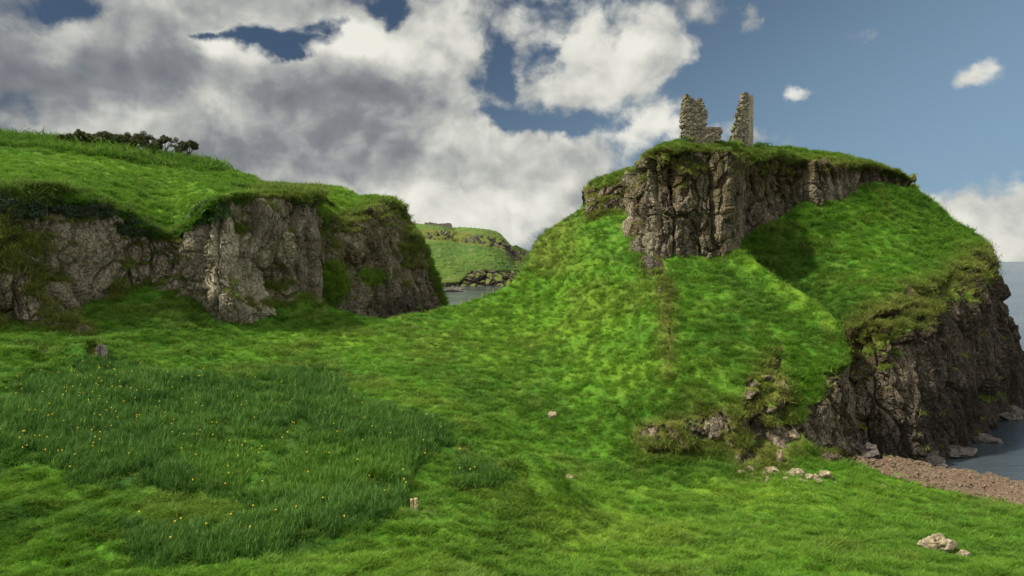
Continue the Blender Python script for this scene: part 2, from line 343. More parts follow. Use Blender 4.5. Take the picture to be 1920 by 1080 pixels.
pyA = topA[None]*(1-s)+1140*s; pxA = np.broadcast_to(tA[None], pyA.shape)
YA = fA(pxA, pyA); PA = P3(pxA, pyA, YA)
sideA = np.interp(tA, [900, 960, 1000, 1100, 1180, 1370, 1590, 1640], [0, -.02, -.03, -.01, 0, 0, .01, 0])
bcA = np.interp(tA, [0, 600, 1000, 1100, 1180, 1370, 1440, 1600, 1640, 2100], [.008, .008, .02, .02, .02, .03, .1, .12, .02, .02])
e0 = PA[0]; dirv = (e0-np.array([0, 0, CZ])); dirv = dirv/dirv[:, 1:2]; rows = []
for k in range(18, 0, -1):
    d = 60*(k/18)**1.8; q = e0+dirv*d; q = q.copy(); q[:, 2] -= bcA*d*d; q[:, 2] = np.maximum(q[:, 2], -6); q[:, 0] -= sideA*d*d; rows.append(q)
front = []; e1 = PA[-1]
for k in range(1, 22):
    f = k/21; Yk = e1[:, 1]*(1-f)+0.0*f-12*f; q = e1.copy(); q[:, 1] = Yk; q[:, 0] = e1[:, 0]*(1+.25*f); q[:, 2] = e1[:, 2]*(1-f)+20.3*f-2.2*np.sin(f*math.pi)*.6; front.append(q)
PA = np.concatenate([np.stack(rows), PA, np.stack(front)], 0)
NB = 18
BEACH = [(1565, 853), (1600, 850), (1640, 852), (1700, 862), (1780, 874), (1920, 898), (2160, 930), (2160, 985), (1920, 952), (1860, 938), (1800, 926), (1700, 905), (1650, 886), (1610, 870)]
IRIS = [(-240, 735), (0, 735), (30, 712), (70, 694), (130, 690), (140, 672), (185, 668), (300, 690), (440, 704), (480, 692), (520, 686), (600, 684), (640, 700), (660, 735), (720, 748), (760, 768), (800, 770), (848, 800), (852, 835), (800, 865), (772, 905), (765, 950),
        (740, 978), (650, 1000), (620, 1020), (560, 1042), (480, 1052), (380, 1062), (300, 1075), (245, 1062), (225, 1030), (215, 975), (330, 985), (400, 975), (470, 966), (440, 948), (300, 925), (130, 915), (110, 893), (0, 878), (-240, 860)]
IRIS2 = [(842, 905), (850, 875), (868, 852), (900, 856), (940, 878), (985, 888), (975, 905), (940, 918), (880, 926), (845, 918)]
PALEIN = [(330, 850), (480, 820), (600, 838), (740, 850), (770, 880), (740, 905), (600, 930), (480, 935), (380, 905)]
OUT1 = [(1195, 808), (1250, 785), (1330, 765), (1395, 745), (1420, 700), (1445, 695), (1475, 750), (1480, 800), (1500, 850), (1430, 885), (1370, 860), (1300, 855), (1215, 852)]
RIDGE = [(1360, 462), (1400, 497), (1440, 528), (1480, 555), (1530, 590), (1566, 622), (1590, 650)]
for k in range(22):
    q = P3(1376+k*9, line(RIDGE, 1376+k*9)+7, np.interp(1376+k*9, [1372, 1440, 1530, 1580], [97, 91, 84, 80])-.8); BUMPS.append((q[0], q[1], 1.3, .55+.15*math.sin(k*2.3)))
def maskA(px, py, P):
    n = fbm(P, .35, 3)
    blobs = 0
    for bx, by, rx, ry in ((1228, 820, 30, 26), (1236, 846, 22, 9), (1325, 798, 30, 16), (1408, 760, 14, 42), (1455, 700, 14, 40), (1462, 755, 22, 40), (1388, 862, 12, 18), (1462, 852, 10, 16), (1430, 805, 26, 18), (1485, 812, 20, 20), (1412, 850, 12, 10),
                          (176, 664, 12, 8), (1217, 495, 16, 20), (1238, 505, 8, 18), (75, 660, 26, 10), (1540, 800, 30, 40)):
        blobs = np.maximum(blobs, 1.25*np.exp(-((px-bx)/rx)**2-((py-by)/ry)**2)+.25*n*0)
    fr = P[..., 1] < 36
    pil = polysd(px, py, [(1545, 700), (1590, 690), (1640, 700), (1660, 870), (1540, 862)])
    rock = np.maximum(blobs*1.05, step_mask(pil, 12)*1.1)
    o1_ = polysd(px, py, OUT1); bank = sstep(o1_, 0, 16)*sstep(fbm(P+60, .33, 3), -.22, .12); xs_ = 1242+10*sstep(py, 540, 680)+5*np.sin(py/19); rock = np.maximum(np.maximum(rock, bank*.76), .85*np.exp(-((px-xs_)/5)**2)*sstep(py, 515, 530)*(1-sstep(py, 690, 705))*sstep(fbm(P+66, .8, 3), -.15, .15))
    rock = np.where(rock < .12, 0, rock); rock = np.where(fr, 0, rock)
    o1 = polysd(px, py, OUT1)
    dry = .75*sstep(o1, -30, 25)+.8*np.exp(-((px-1250)/18)**2)*sstep(py, 500, 560)*(1-sstep(py, 690, 740))
    dry = dry+.6*sstep(n, .0, .4)*np.exp(-((px-1500)/110)**2-((py-680)/80)**2)+.35*sstep(fbm(P+9, .16, 3), .05, .4)
    yr = line(RIDGE, px)
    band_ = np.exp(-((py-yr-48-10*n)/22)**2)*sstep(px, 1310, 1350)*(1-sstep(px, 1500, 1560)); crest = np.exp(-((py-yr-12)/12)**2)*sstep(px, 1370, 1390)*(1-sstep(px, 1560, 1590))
    lumpy = sstep(px, 960, 1010)*(1-sstep(px, 1040, 1120))*(1-sstep(py, 500, 530)); dry = np.maximum(dry, lumpy*.6)
    b = polysd(px, py, BEACH); soil = sstep(b+8*n, -4, 6)
    path = np.minimum(abs(px-line([(700, 870), (815, 850), (850, 835)], px)*0-(880-.95*(py-830))), 400)
    pth = np.exp(-((px-(868-.42*(py-835)))/9)**2)*sstep(py, 828, 840)*(1-sstep(py, 950, 965))
    post = np.exp(-((px-800)/32)**2-((py-968)/9)**2)
    soil = np.maximum(soil, .55*pth*sstep(n, -.25, .3)+.5*post)
    ir = np.maximum(step_mask(polysd(px, py, IRIS)+30*n-8, 14), step_mask(polysd(px, py, IRIS2), 5))
    dark = .75*ir*(1-.55*sstep(polysd(px, py, PALEIN), -20, 25))
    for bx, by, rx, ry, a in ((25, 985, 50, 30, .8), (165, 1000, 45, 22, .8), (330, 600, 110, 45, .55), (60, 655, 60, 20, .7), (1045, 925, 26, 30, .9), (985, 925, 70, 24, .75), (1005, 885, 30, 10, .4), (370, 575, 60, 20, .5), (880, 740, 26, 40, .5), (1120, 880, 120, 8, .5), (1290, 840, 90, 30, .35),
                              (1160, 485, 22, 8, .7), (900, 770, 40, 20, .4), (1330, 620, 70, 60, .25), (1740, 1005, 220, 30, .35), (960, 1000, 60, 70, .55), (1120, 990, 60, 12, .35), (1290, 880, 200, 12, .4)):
        dark = np.maximum(dark, a*np.exp(-((px-bx)/rx)**2-((py-by)/ry)**2)*(.75+.5*n))  # dark tussocks, plus cloud shade and the knoll's shaded side painted in
    dark = np.maximum(dark, .6*band_*(.8+n)); lite = .5*crest*(.7+1.2*n)  # dark tussock band left of the ridge; sunlit crest painted into the grass
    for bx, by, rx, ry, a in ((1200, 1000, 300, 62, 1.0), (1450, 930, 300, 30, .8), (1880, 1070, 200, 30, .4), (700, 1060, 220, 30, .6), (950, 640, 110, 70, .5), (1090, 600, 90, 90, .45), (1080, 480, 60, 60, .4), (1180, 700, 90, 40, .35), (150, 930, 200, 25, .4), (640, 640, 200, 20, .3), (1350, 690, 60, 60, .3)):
        lite = np.maximum(lite, a*np.exp(-((px-bx)/rx)**2-((py-by)/ry)**2)*(.7+.9*n))  # sun patches painted into the turf colour, besides some drier ground
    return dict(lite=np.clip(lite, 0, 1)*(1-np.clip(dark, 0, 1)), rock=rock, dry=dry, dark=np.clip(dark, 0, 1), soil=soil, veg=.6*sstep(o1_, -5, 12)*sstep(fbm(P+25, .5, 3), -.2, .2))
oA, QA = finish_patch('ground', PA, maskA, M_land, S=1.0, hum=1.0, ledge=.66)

# ------------------------------------------------------------------ right slope and sea cliff
tB = cols((1345, 1580, 2.0), (1580, 1700, 1.3), (1700, 1940, .75), (1940, 1990, 2))
topB = line([(1345, 470), (1380, 462), (1500, 385), (1600, 356), (1640, 345), (1690, 352), (1712, 358), (1722, 362), (1745, 378), (1780, 408), (1800, 423), (1822, 432), (1845, 455), (1860, 478), (1870, 498), (1880, 525), (1888, 560), (1900, 600), (1918, 655), (1940, 700), (1990, 745)], tB)
botB = line([(1345, 640), (1440, 640), (1530, 740), (1580, 880), (1640, 905), (1720, 905), (1790, 890), (1860, 845), (1925, 790), (1990, 775)], tB)
ctrlB = [(1380, 475, 101), (1400, 450, 104), (1440, 422, 105.9), (1500, 402, 107.6), (1560, 384, 109.6), (1600, 368, 111.4), (1640, 347, 113.8), (1712, 355, 118), (1760, 395, 118), (1830, 440, 119), (1860, 478, 117), (1640, 600, 84), (1600, 620, 84), (1700, 565, 87.5), (1780, 530, 97), (1830, 495, 107), (1500, 490, 102), (1640, 480, 100),
         (1440, 535, 97), (1530, 600, 91.5), (1580, 650, 87), (1600, 860, 77.5), (1640, 862, 77.5), (1720, 872, 79.5), (1780, 862, 84), (1850, 805, 98), (1925, 755, 117), (1720, 700, 82.5), (1640, 740, 79.5), (1850, 640, 102), (1890, 565, 114), (1920, 660, 119),
         (1780, 700, 88.5), (1880, 700, 108), (1345, 640, 97), (1990, 760, 130), (1770, 470, 108), (1720, 905, 79), (1600, 900, 77)]
fB = tps(ctrlB); s = np.linspace(0, 1, 250)[:, None]
pyB = topB[None]*(1-s)+botB[None]*s; pxB = np.broadcast_to(tB[None], pyB.shape); PB = P3(pxB, pyB, fB(pxB, pyB))
sdB = np.interp(tB, [1345, 1720, 1800, 1860, 1990], [0, .004, .01, .03, .04])
PB = back_rows(PB, 45, .012, sdB, 20)
EDGEB = [(1300, 1200), (1520, 1200), (1575, 660), (1600, 618), (1640, 600), (1665, 592), (1700, 566), (1735, 558), (1760, 548), (1785, 520), (1815, 510), (1835, 497), (1850, 478), (1862, 470), (1990, 470)]
def maskB(px, py, P):
    n = fbm(P, .25, 4); e = line(EDGEB, px); v = (py-e+14+32*n)/14
    rock = sstep(v, -1, 1.0)
    rock = np.maximum(rock, .9*np.exp(-((px-1868)/14)**2-((py-505)/40)**2)); rock = np.where((px < 1560), rock*sstep(px, 1520, 1560), rock)
    for bx, by, rx, ry in ((1455, 425, 40, 14),): rock = np.maximum(rock, np.exp(-((px-bx)/rx)**2-((py-by)/ry)**2)*.6)
    veg = np.clip(.95*np.exp(-(((py-e)-20)/36)**2)+.3*sstep(fbm(P+13, .12, 3), .1, .4), 0, 1)*(1-sstep(py, 760, 820))
    veg = np.maximum(veg, .25*sstep(-py, -700, -600))
    dry = .75*np.exp(-(((py-e)+20)/26)**2)+.4*sstep(n, .1, .5)
    wet = np.clip((1-sstep(P[..., 2], 0, 9))*.9+.30+.22*sstep(px, 1700, 1760)+.3*sstep(n, 0, .4), 0, .92)*sstep(px, 1600, 1650)  # wet foot, plus the whole cliff's shade painted into the rock colour
    dark = .2*np.exp(-((px-1450)/80)**2-((py-500)/42)**2)*(1+n)+.4*np.exp(-((px-1560)/60)**2-((py-570)/40)**2)+.6*np.exp(-((px-1550)/28)**2-((py-425)/9)**2)+.25*sstep(fbm(P+3, .12, 3), 0, .4)  # shade on the slope and gully painted into the grass, plus random patches
    dark = np.maximum(dark, .75*np.exp(-((py-line(RIDGE, px)+22)/20)**2)*sstep(px, 1385, 1420)*(1-sstep(px, 1590, 1620)))  # shaded gully just right of the ridge, painted as darker grass
    return dict(rock=rock, dry=dry, dark=np.clip(dark, 0, 1), veg=veg, wet=wet, moss=np.clip(1-(py-e)/150, 0, 1))
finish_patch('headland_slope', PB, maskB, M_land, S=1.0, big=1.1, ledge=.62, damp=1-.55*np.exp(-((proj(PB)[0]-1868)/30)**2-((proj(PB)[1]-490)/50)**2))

# ------------------------------------------------------------------ castle rock: walls and grassy crown, lofted round its plan
K = [  # px, Y, base, rim, skyline
    (1200, 122, 470, 345, 328), (1189, 112, 475, 342, 322), (1184, 104, 480, 338, 312), (1190, 99.5, 485, 318, 288), (1212, 97, 490, 292, 271), (1234, 95.5, 505, 284, 264), (1270, 95.2, 510, 288, 261), (1300, 96.2, 510, 292, 263), (1330, 96, 510, 290, 266),
    (1362, 96.5, 510, 292, 268), (1372, 101, 520, 292, 270), (1385, 104, 490, 292, 272), (1410, 106, 468, 290, 275), (1440, 107, 448, 290, 276), (1470, 108, 435, 296, 275), (1500, 108.5, 425, 300, 276), (1530, 109.5, 415, 304, 280), (1560, 110.5, 405, 308, 283), (1600, 112, 392, 310, 287),
    (1640, 113.5, 372, 312, 291), (1658, 115.5, 368, 316, 298), (1668, 116.5, 380, 318, 309), (1690, 117.5, 380, 322, 313), (1706, 119.5, 385, 334, 322), (1715, 125, 390, 352, 340), (1712, 134, 400, 366, 355)]
Ka = np.array(K, float); seg = np.r_[0, np.cumsum(np.hypot(np.diff(P3(Ka[:, 0], 490, Ka[:, 1])[:, 0]), np.diff(Ka[:, 1])))]
tt = np.arange(0, seg[-1], .13); kk = [np.interp(tt, seg, Ka[:, i]) for i in range(5)]
cpx, cY, cb, cr_, cs_ = kk
base = P3(cpx, cb, cY-.6); rim = P3(cpx, cr_, cY+.3); cen = np.array([P3(1440, 270, 118)[0], 122.0])
def setb(d, pyl):                                        # a rail set back from the rim towards the middle of the rock
    Pn = P3(cpx, cr_, cY); v = cen-Pn[:, :2]; v /= np.linalg.norm(v, axis=1, keepdims=True); v[:, 1] = np.abs(v[:, 1])*.8+.3; q = Pn.copy(); q[:, :2] += v*d
    q[:, 2] = CZ+(HZ-pyl)/F*q[:, 1]; q[:, 0] = np.where(d < 6, q[:, 0], q[:, 0]); return q
shoulder = setb(1.2, cr_*.6+cs_*.4); skyl = setb(4.5, cs_); deep1 = setb(10, cs_+6); deep2 = setb(16, cs_+25)
def loft(rails, ns):
    out = []
    for a, b_, n in zip(rails[:-1], rails[1:], ns):
        for i in range(n): f = i/n; out.append(a*(1-f)+b_*f)
    out.append(rails[-1]); return np.stack(out)
PC = loft([deep2, deep1, skyl, shoulder, rim, base], [8, 14, 22, 12, 150])
for _ in range(3): PC[1:44] = (PC[:43]+PC[1:44]*2+PC[2:45])/4
def maskC(px, py, P):
    rows = np.arange(P.shape[0])[:, None]*np.ones((1, P.shape[1])); n = fbm(P, .4, 4); n2 = fbm(P+20, .15, 3)
    hang = 14*np.clip(n2+.05, 0, 1)*2*sstep(px, 1230, 1300)
    rock = sstep(rows-50-hang-8*n, -5, 5)
    veg = np.clip(.9*np.exp(-((rows-60)/30)**2)*sstep(n2, -.3, .2), 0, 1)+.25*sstep(n, .1, .5)
    dry = .6*np.exp(-((rows-55)/30)**2)
    pale = .55*sstep(fbm(P*np.array([1, 1, .4]), .3, 4), -.1, .35)*(1-sstep(px, 1225, 1245))+.25*sstep(fbm(P*np.array([1, 1, .3])+8, .3, 3), .1, .4)
    return dict(rock=rock, dry=dry, veg=np.clip(veg, 0, 1), pale=pale, moss=np.clip(1.2*(1-sstep(rows, 60, 135))*(.6+.8*n2)+.4*sstep(n2, 0, .3), 0, 1))
finish_patch('castle_rock', PC, maskC, M_land, S=1.0, big=1.15, ledge=.60)

# ------------------------------------------------------------------ rock band behind, on the left shoulder
tD = np.arange(1096, 1215, 1.6)
topD = line([(1096, 358), (1101, 347), (1112, 340), (1135, 330), (1160, 320), (1190, 312), (1215, 312)], tD); s = np.linspace(0, 1, 60)[:, None]
pyD = topD[None]*(1-s)+420*s; pxD = np.broadcast_to(tD[None], pyD.shape)
fD = tps([(1096, 350, 122), (1200, 315, 119), (1130, 345, 117.5), (1190, 335, 115), (1100, 380, 116), (1200, 390, 113), (1096, 420, 115), (1215, 420, 112), (1150, 370, 115)])
PD = wrap_cols(back_rows(P3(pxD, pyD, fD(pxD, pyD)), 25, .01, None, 8), 16, .03, True, 8)
def maskD(px, py, P):
    e = line([(1096, 352), (1150, 340), (1200, 330)], px)
    return dict(rock=sstep(py-e+14*fbm(P, .4, 3), -5, 5)*(1-.6*sstep(py, 385, 400)), dry=.4+0*px, pale=.3*sstep(fbm(P, .4, 3), 0, .3), veg=.3*sstep(fbm(P+4, .2, 3), 0, .3))
finish_patch('hill_shoulder', PD, maskD, M_land, S=.8, big=.6)

# ------------------------------------------------------------------ left cliff wall
RIM = [(-240, 345), (0, 352), (60, 348), (110, 352), (160, 372), (200, 378), (240, 402), (275, 425), (310, 436), (345, 425), (370, 395), (400, 374), (430, 364), (480, 362), (510, 358), (545, 362), (560, 366), (600, 366)]
tF = cols((-240, 440, 1.7), (440, 500, .9), (500, 602, 1.4)); topF = line(RIM, tF)-1
botF = line([(-240, 650), (0, 640), (160, 640), (200, 590), (300, 575), (370, 620), (430, 640), (462, 640), (480, 640), (520, 640), (600, 650)], tF)
fF = tps([(-240, 350, 76), (0, 352, 81), (110, 355, 85), (200, 380, 90), (310, 438, 95), (345, 425, 95), (400, 374, 94), (430, 366, 94), (480, 364, 99), (545, 364, 105), (600, 366, 112), (-240, 640, 68), (0, 620, 75), (150, 620, 79), (180, 560, 88), (300, 560, 91.5), (300, 500, 93.5),
          (400, 600, 92), (450, 600, 93), (420, 480, 92.5), (450, 560, 92.5), (480, 540, 101), (490, 450, 100), (540, 560, 103), (540, 450, 103), (570, 560, 107), (600, 620, 108), (0, 480, 76.5), (100, 480, 81), (200, 480, 89), (365, 520, 93.5), (520, 400, 102)])
s = np.linspace(0, 1, 190)[:, None]; pyF = topF[None]*(1-s)+botF[None]*s; pxF = np.broadcast_to(tF[None], pyF.shape); PF = P3(pxF, pyF, fF(pxF, pyF))
br = []
for k in range(8, 0, -1): q = PF[0].copy(); q[:, 1] += .6*k; q[:, 2] -= .02*k; br.append(q)
PF = np.concatenate([np.stack(br), PF], 0)
def maskF(px, py, P):
    n = fbm(P, .3, 4); rim = line(RIM, px); d = py-rim
    rough = 1-sstep(px+40*n, 90, 190)                    # far left is a broken, half grown slope
    veg = .22*sstep(fbm(P+19, .22, 3), .1, .35)+.6*rough*sstep(n, -.35, .1)+.6*np.exp(-((d-4)/12)**2)+.6*np.exp(-((px-235)/26)**2-((py-500)/30)**2)+.6*np.exp(-((px-215)/22)**2-((py-545)/18)**2)+.7*np.exp(-((px-460)/10)**2-((py-430)/60)**2)+.5*np.exp(-((px-345)/20)**2-((py-470)/20)**2)
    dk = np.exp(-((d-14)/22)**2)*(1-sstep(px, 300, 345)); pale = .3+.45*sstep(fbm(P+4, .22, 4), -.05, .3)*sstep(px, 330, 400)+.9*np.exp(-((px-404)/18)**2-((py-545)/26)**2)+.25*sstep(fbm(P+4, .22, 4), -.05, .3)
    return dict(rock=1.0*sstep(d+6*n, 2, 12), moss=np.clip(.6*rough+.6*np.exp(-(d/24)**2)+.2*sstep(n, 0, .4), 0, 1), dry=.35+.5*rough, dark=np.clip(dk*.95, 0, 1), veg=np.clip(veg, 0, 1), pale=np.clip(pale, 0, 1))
rF = 1.0
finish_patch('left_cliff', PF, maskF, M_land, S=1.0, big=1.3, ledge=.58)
# grass slope above it, up to the skyline
tG = np.arange(-240, 606, 2.6)
topG = line([(-240, 250), (0, 257), (60, 262), (110, 266), (200, 272), (300, 288), (360, 300), (385, 308), (440, 320), (470, 330), (485, 345), (520, 350), (606, 352)], tG); rimG = line(RIM, tG)+1.5
fG = tps([(-240, 250, 115), (0, 257, 120), (250, 280, 131), (370, 302, 132), (440, 320, 126), (480, 345, 118), (520, 350, 117), (606, 352, 126), (-240, 345, 76), (0, 352, 81), (110, 355, 85), (200, 380, 90), (310, 438, 95), (345, 425, 95), (400, 374, 94), (430, 366, 95), (480, 364, 100), (545, 364, 106), (606, 366, 113),
          (100, 300, 103), (250, 330, 108), (350, 350, 108), (300, 400, 99), (420, 335, 115)])
s = np.linspace(0, 1, 66)[:, None]; pyG = topG[None]*(1-s)+rimG[None]*s; pxG = np.broadcast_to(tG[None], pyG.shape); PG = back_rows(P3(pxG, pyG, fG(pxG, pyG)), 60, .01, np.interp(tG, [300, 500, 606], [0, 0.006, .01]), 10)
dr_ = [PG]
for k in range(1, 7): q = PG[-1].copy(); q[:, 1] -= .10*k; q[:, 2] -= .16*k*(1+1.2*fbm(q, .35, 3)); dr_.append(q[None])
PG = np.concatenate(dr_, 0)
def maskG(px, py, P):
    rim = line(RIM, px); n = fbm(P, .3, 3); rows = np.arange(P.shape[0])[:, None]
    hedge = np.exp(-((py-line([(-240, 256), (0, 264), (100, 272), (200, 285), (300, 300), (380, 312), (420, 318)], px))/13)**2)*(1-sstep(px, 400, 430))
    return dict(lite=np.clip(.7*np.exp(-((px-200)/200)**2-((py-300)/22)**2)+.5*np.exp(-((px-330)/90)**2-((py-370)/30)**2), 0, 1)*(.6+n), rock=0*px, dry=.5*sstep(py-rim, -14, 2)*sstep(px, 430, 470)+.7*sstep(px, 460, 500), dark=np.clip(.85*hedge+.5*sstep(px, 380, 440)*(.5+n)+.3*sstep(py-rim, -8, 3), 0, 1))  # lite paints sunlight on the hill top into the turf colour
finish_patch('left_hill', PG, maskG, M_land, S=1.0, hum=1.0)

# ------------------------------------------------------------------ second headland, behind the bowl
tH = cols((500, 740, 1.5), (740, 842, .8))
topH = line([(500, 352), (540, 349), (600, 349), (645, 352), (660, 362), (672, 368), (700, 367), (735, 371), (750, 382), (762, 402), (775, 424), (790, 448), (800, 470), (815, 505), (825, 535), (833, 562), (841, 596)], tH)
fH = tps([(500, 352, 128), (560, 349, 150), (645, 352, 165), (735, 371, 172), (762, 402, 172), (800, 470, 170), (825, 535, 166), (841, 596, 163), (560, 380, 126), (620, 420, 133), (690, 400, 148), (735, 450, 155), (780, 480, 163), (700, 500, 143), (640, 500, 129), (700, 600, 141), (640, 600, 124),
          (770, 600, 152), (560, 560, 119), (560, 450, 121), (560, 640, 116), (700, 640, 140), (840, 640, 162), (500, 500, 118), (500, 640, 115), (730, 560, 148), (790, 560, 158)])
s = np.linspace(0, 1, 190)[:, None]; pyH = topH[None]*(1-s)+650*s; pxH = np.broadcast_to(tH[None], pyH.shape); PH = back_rows(P3(pxH, pyH, fH(pxH, pyH)), 60, .008, np.interp(tH, [500, 700, 760, 841], [0, 0, .01, .02]), 14)
def maskH(px, py, P):
    n = fbm(P, .2, 4); top = line([(500, 400), (560, 400), (620, 412), (645, 405), (680, 388), (735, 380), (770, 420), (841, 600)], px)
    rock = sstep(py-top+16*n, -8, 8)
    veg = np.maximum(.95*np.exp(-((px-630)/40)**2-((py-530)/60)**2), .9*np.exp(-((px-690)/32)**2-((py-520)/26)**2))
    veg = np.maximum(veg, .8*np.exp(-((px-765)/26)**2-((py-450)/50)**2)); veg = np.maximum(veg, .4*sstep(n, 0, .3)*(1-sstep(py, 530, 565))); veg = veg*(1-.8*np.exp(-((px-700)/40)**2-((py-425)/30)**2))
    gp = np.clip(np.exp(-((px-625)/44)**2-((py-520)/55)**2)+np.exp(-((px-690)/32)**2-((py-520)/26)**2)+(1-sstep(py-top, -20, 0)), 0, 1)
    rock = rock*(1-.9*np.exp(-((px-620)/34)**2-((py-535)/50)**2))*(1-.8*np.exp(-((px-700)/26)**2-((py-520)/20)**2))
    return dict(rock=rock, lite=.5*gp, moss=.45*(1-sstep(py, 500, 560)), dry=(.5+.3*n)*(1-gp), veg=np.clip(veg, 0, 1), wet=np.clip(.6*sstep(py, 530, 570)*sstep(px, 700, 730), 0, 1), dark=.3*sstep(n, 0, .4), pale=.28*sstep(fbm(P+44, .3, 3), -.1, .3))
finish_patch('middle_headland', PH, maskH, M_mid, S=1.3, big=1.2, ledge=.55)

# ------------------------------------------------------------------ far headland across the water
tI = np.arange(560, 1046, 1.5)
topI = line([(560, 412), (730, 418), (790, 420), (850, 427), (870, 426), (920, 431), (938, 438), (950, 450), (960, 462), (968, 460), (990, 470), (1046, 500)], tI)
fI = tps([(560, 545, 640), (560, 412, 780), (730, 545, 640), (830, 538, 650), (900, 535, 660), (975, 532, 680), (1046, 532, 700), (850, 427, 800), (940, 440, 790), (990, 470, 820), (730, 420, 780), (830, 437, 740), (900, 442, 735), (950, 465, 745), (800, 500, 670), (900, 490, 690), (1046, 500, 800)])
s = np.linspace(0, 1, 100)[:, None]; pyI = topI[None]*(1-s)+545*s; pxI = np.broadcast_to(tI[None], pyI.shape); PI_ = back_rows(P3(pxI, pyI, fI(pxI, pyI)), 300, .0006, None, 10)
def maskI(px, py, P):
    n = fbm(P, .03, 4); band = np.exp(-((py-line([(730, 440), (830, 441), (900, 450), (940, 458), (965, 480)], px))/11)**4)*sstep(px+20*n, 790, 812)
    big = .55*sstep(n, -.1, .3)*sstep(px+30*n, 870, 910)*np.exp(-((py-480)/16)**2)*(1-sstep(px, 950, 970))
    low = sstep(py-line([(730, 534), (862, 533), (885, 509), (1046, 502)], px)+8*n, -5, 5)
    return dict(rock=np.clip(np.maximum(np.maximum(band*.8, big), low), 0, 1), dry=.3+.3*n, dark=.25+0*px, veg=.3*(1-low), wet=np.clip(.75*low+.4*big, 0, 1))
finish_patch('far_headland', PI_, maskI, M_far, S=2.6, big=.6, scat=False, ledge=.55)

# ------------------------------------------------------------------ sea
def sea():
    m, g = new_mat('sea_water'); pos = gpos(g)
    w = g.m('ADD', g.noise(g.vm('MULTIPLY', pos, (1, 2.2, 1)), .9, 4, .65), g.m('MULTIPLY', g.noise(g.vm('MULTIPLY', pos, (.35, 1.4, 1)), .12, 4, .6), 2.5))
    far = g.ss(g.noise(g.vm('MULTIPLY', pos, (.15, 1, 1)), .02, 4, .6), .35, .65)
    col = g.mix(far, (0.012, 0.020, 0.026), (0.045, 0.058, 0.066))
    fin = finish(g, col, .16, w, .12, .8, .4)
    xs = np.r_[-30000, -3000, -800, np.linspace(-300, 300, 30), 800, 3000, 30000]; ys = np.r_[-3000, -200, np.linspace(0, 300, 30), 600, 1500, 5000, 45000]
    X, Yy = np.meshgrid(xs, ys[::-1]); link('sea', grid_mesh('sea', np.stack([X, Yy, 0*X], -1), {}, m), 'structure')
sea()

# ------------------------------------------------------------------ placing things on the land
def ground_at(px, py, Q=None):
    Q = QA if Q is None else Q
    x, y = proj(Q[NB if Q is QA else 0:]); d = (x-px)**2+(y-py)**2; k = np.unravel_index(np.argmin(d), d.shape)
    return Q[NB if Q is QA else 0:][k].copy()
def mesh_from(name, V, Fc, mat, attrs=None, smooth=False):
    me = bpy.data.meshes.new(name); V = np.asarray(V, np.float32); Fc = np.asarray(Fc, np.int32); n, k = Fc.shape
    me.vertices.add(len(V)); me.vertices.foreach_set('co', V.reshape(-1)); me.loops.add(n*k); me.loops.foreach_set('vertex_index', Fc.reshape(-1))
    me.polygons.add(n); me.polygons.foreach_set('loop_start', np.arange(0, n*k, k, dtype=np.int32))
    try: me.polygons.foreach_set('loop_total', np.full(n, k, np.int32))
    except Exception: pass
    me.update(calc_edges=True); me.polygons.foreach_set('use_smooth', np.full(n, smooth))
    for kk_, v in (attrs or {}).items():
        a = me.attributes.new(kk_, 'FLOAT', 'POINT'); a.data.foreach_set('value', np.asarray(v, np.float32))
    me.materials.append(mat); return me
def blades(nb, h, w, spread, lean, seg, seed, curl=.5, hv=.4):
    r = np.random.default_rng(seed); V = []; Fc = []; T = []
    for _ in range(nb):
        a = r.uniform(0, 2*math.pi); p = r.normal(0, spread, 2); hh = h*(1-hv*r.random()); ln = lean*r.uniform(.3, 1.2); az = r.uniform(0, 2*math.pi); ww = w*r.uniform(.7, 1.2)
        tdir = np.array([math.cos(az), math.sin(az)]); side = np.array([-math.sin(a), math.cos(a)]); b0 = len(V)
        for k in range(seg+1):
            t = k/seg; c = p+tdir*(ln*t+curl*ln*t*t*t)*hh; z = hh*(t-.35*ln*t*t); wk = ww*(1-t**1.6)*.5+.0008
            for sg in (-1, 1): V.append([c[0]+side[0]*wk*sg, c[1]+side[1]*wk*sg, z-.03]); T.append(t)
            if k: q = b0+2*k; Fc.append([q-2, q-1, q+1, q])
    return np.array(V), np.array(Fc), np.array(T)
def leafy(n, r, size, seed, flat=.7):                     # a clump of leaves
    g_ = np.random.default_rng(seed); d = g_.normal(size=(n, 3)); d /= np.linalg.norm(d, axis=1, keepdims=True); c = d*r*g_.uniform(.45, 1, (n, 1))**.5; c[:, 2] *= flat
    u = g_.normal(size=(n, 3)); u /= np.linalg.norm(u, axis=1, keepdims=True); v = np.cross(u, d+.4*g_.normal(size=(n, 3))); v /= np.linalg.norm(v, axis=1, keepdims=True)+1e-6
    s_ = size*g_.uniform(.6, 1.3, (n, 1)); V = np.stack([c-u*s_, c-v*s_*.55, c+u*s_, c+v*s_*.55], 1).reshape(-1, 3)
    return V, np.arange(4*n).reshape(n, 4), np.repeat(g_.random(n), 4)
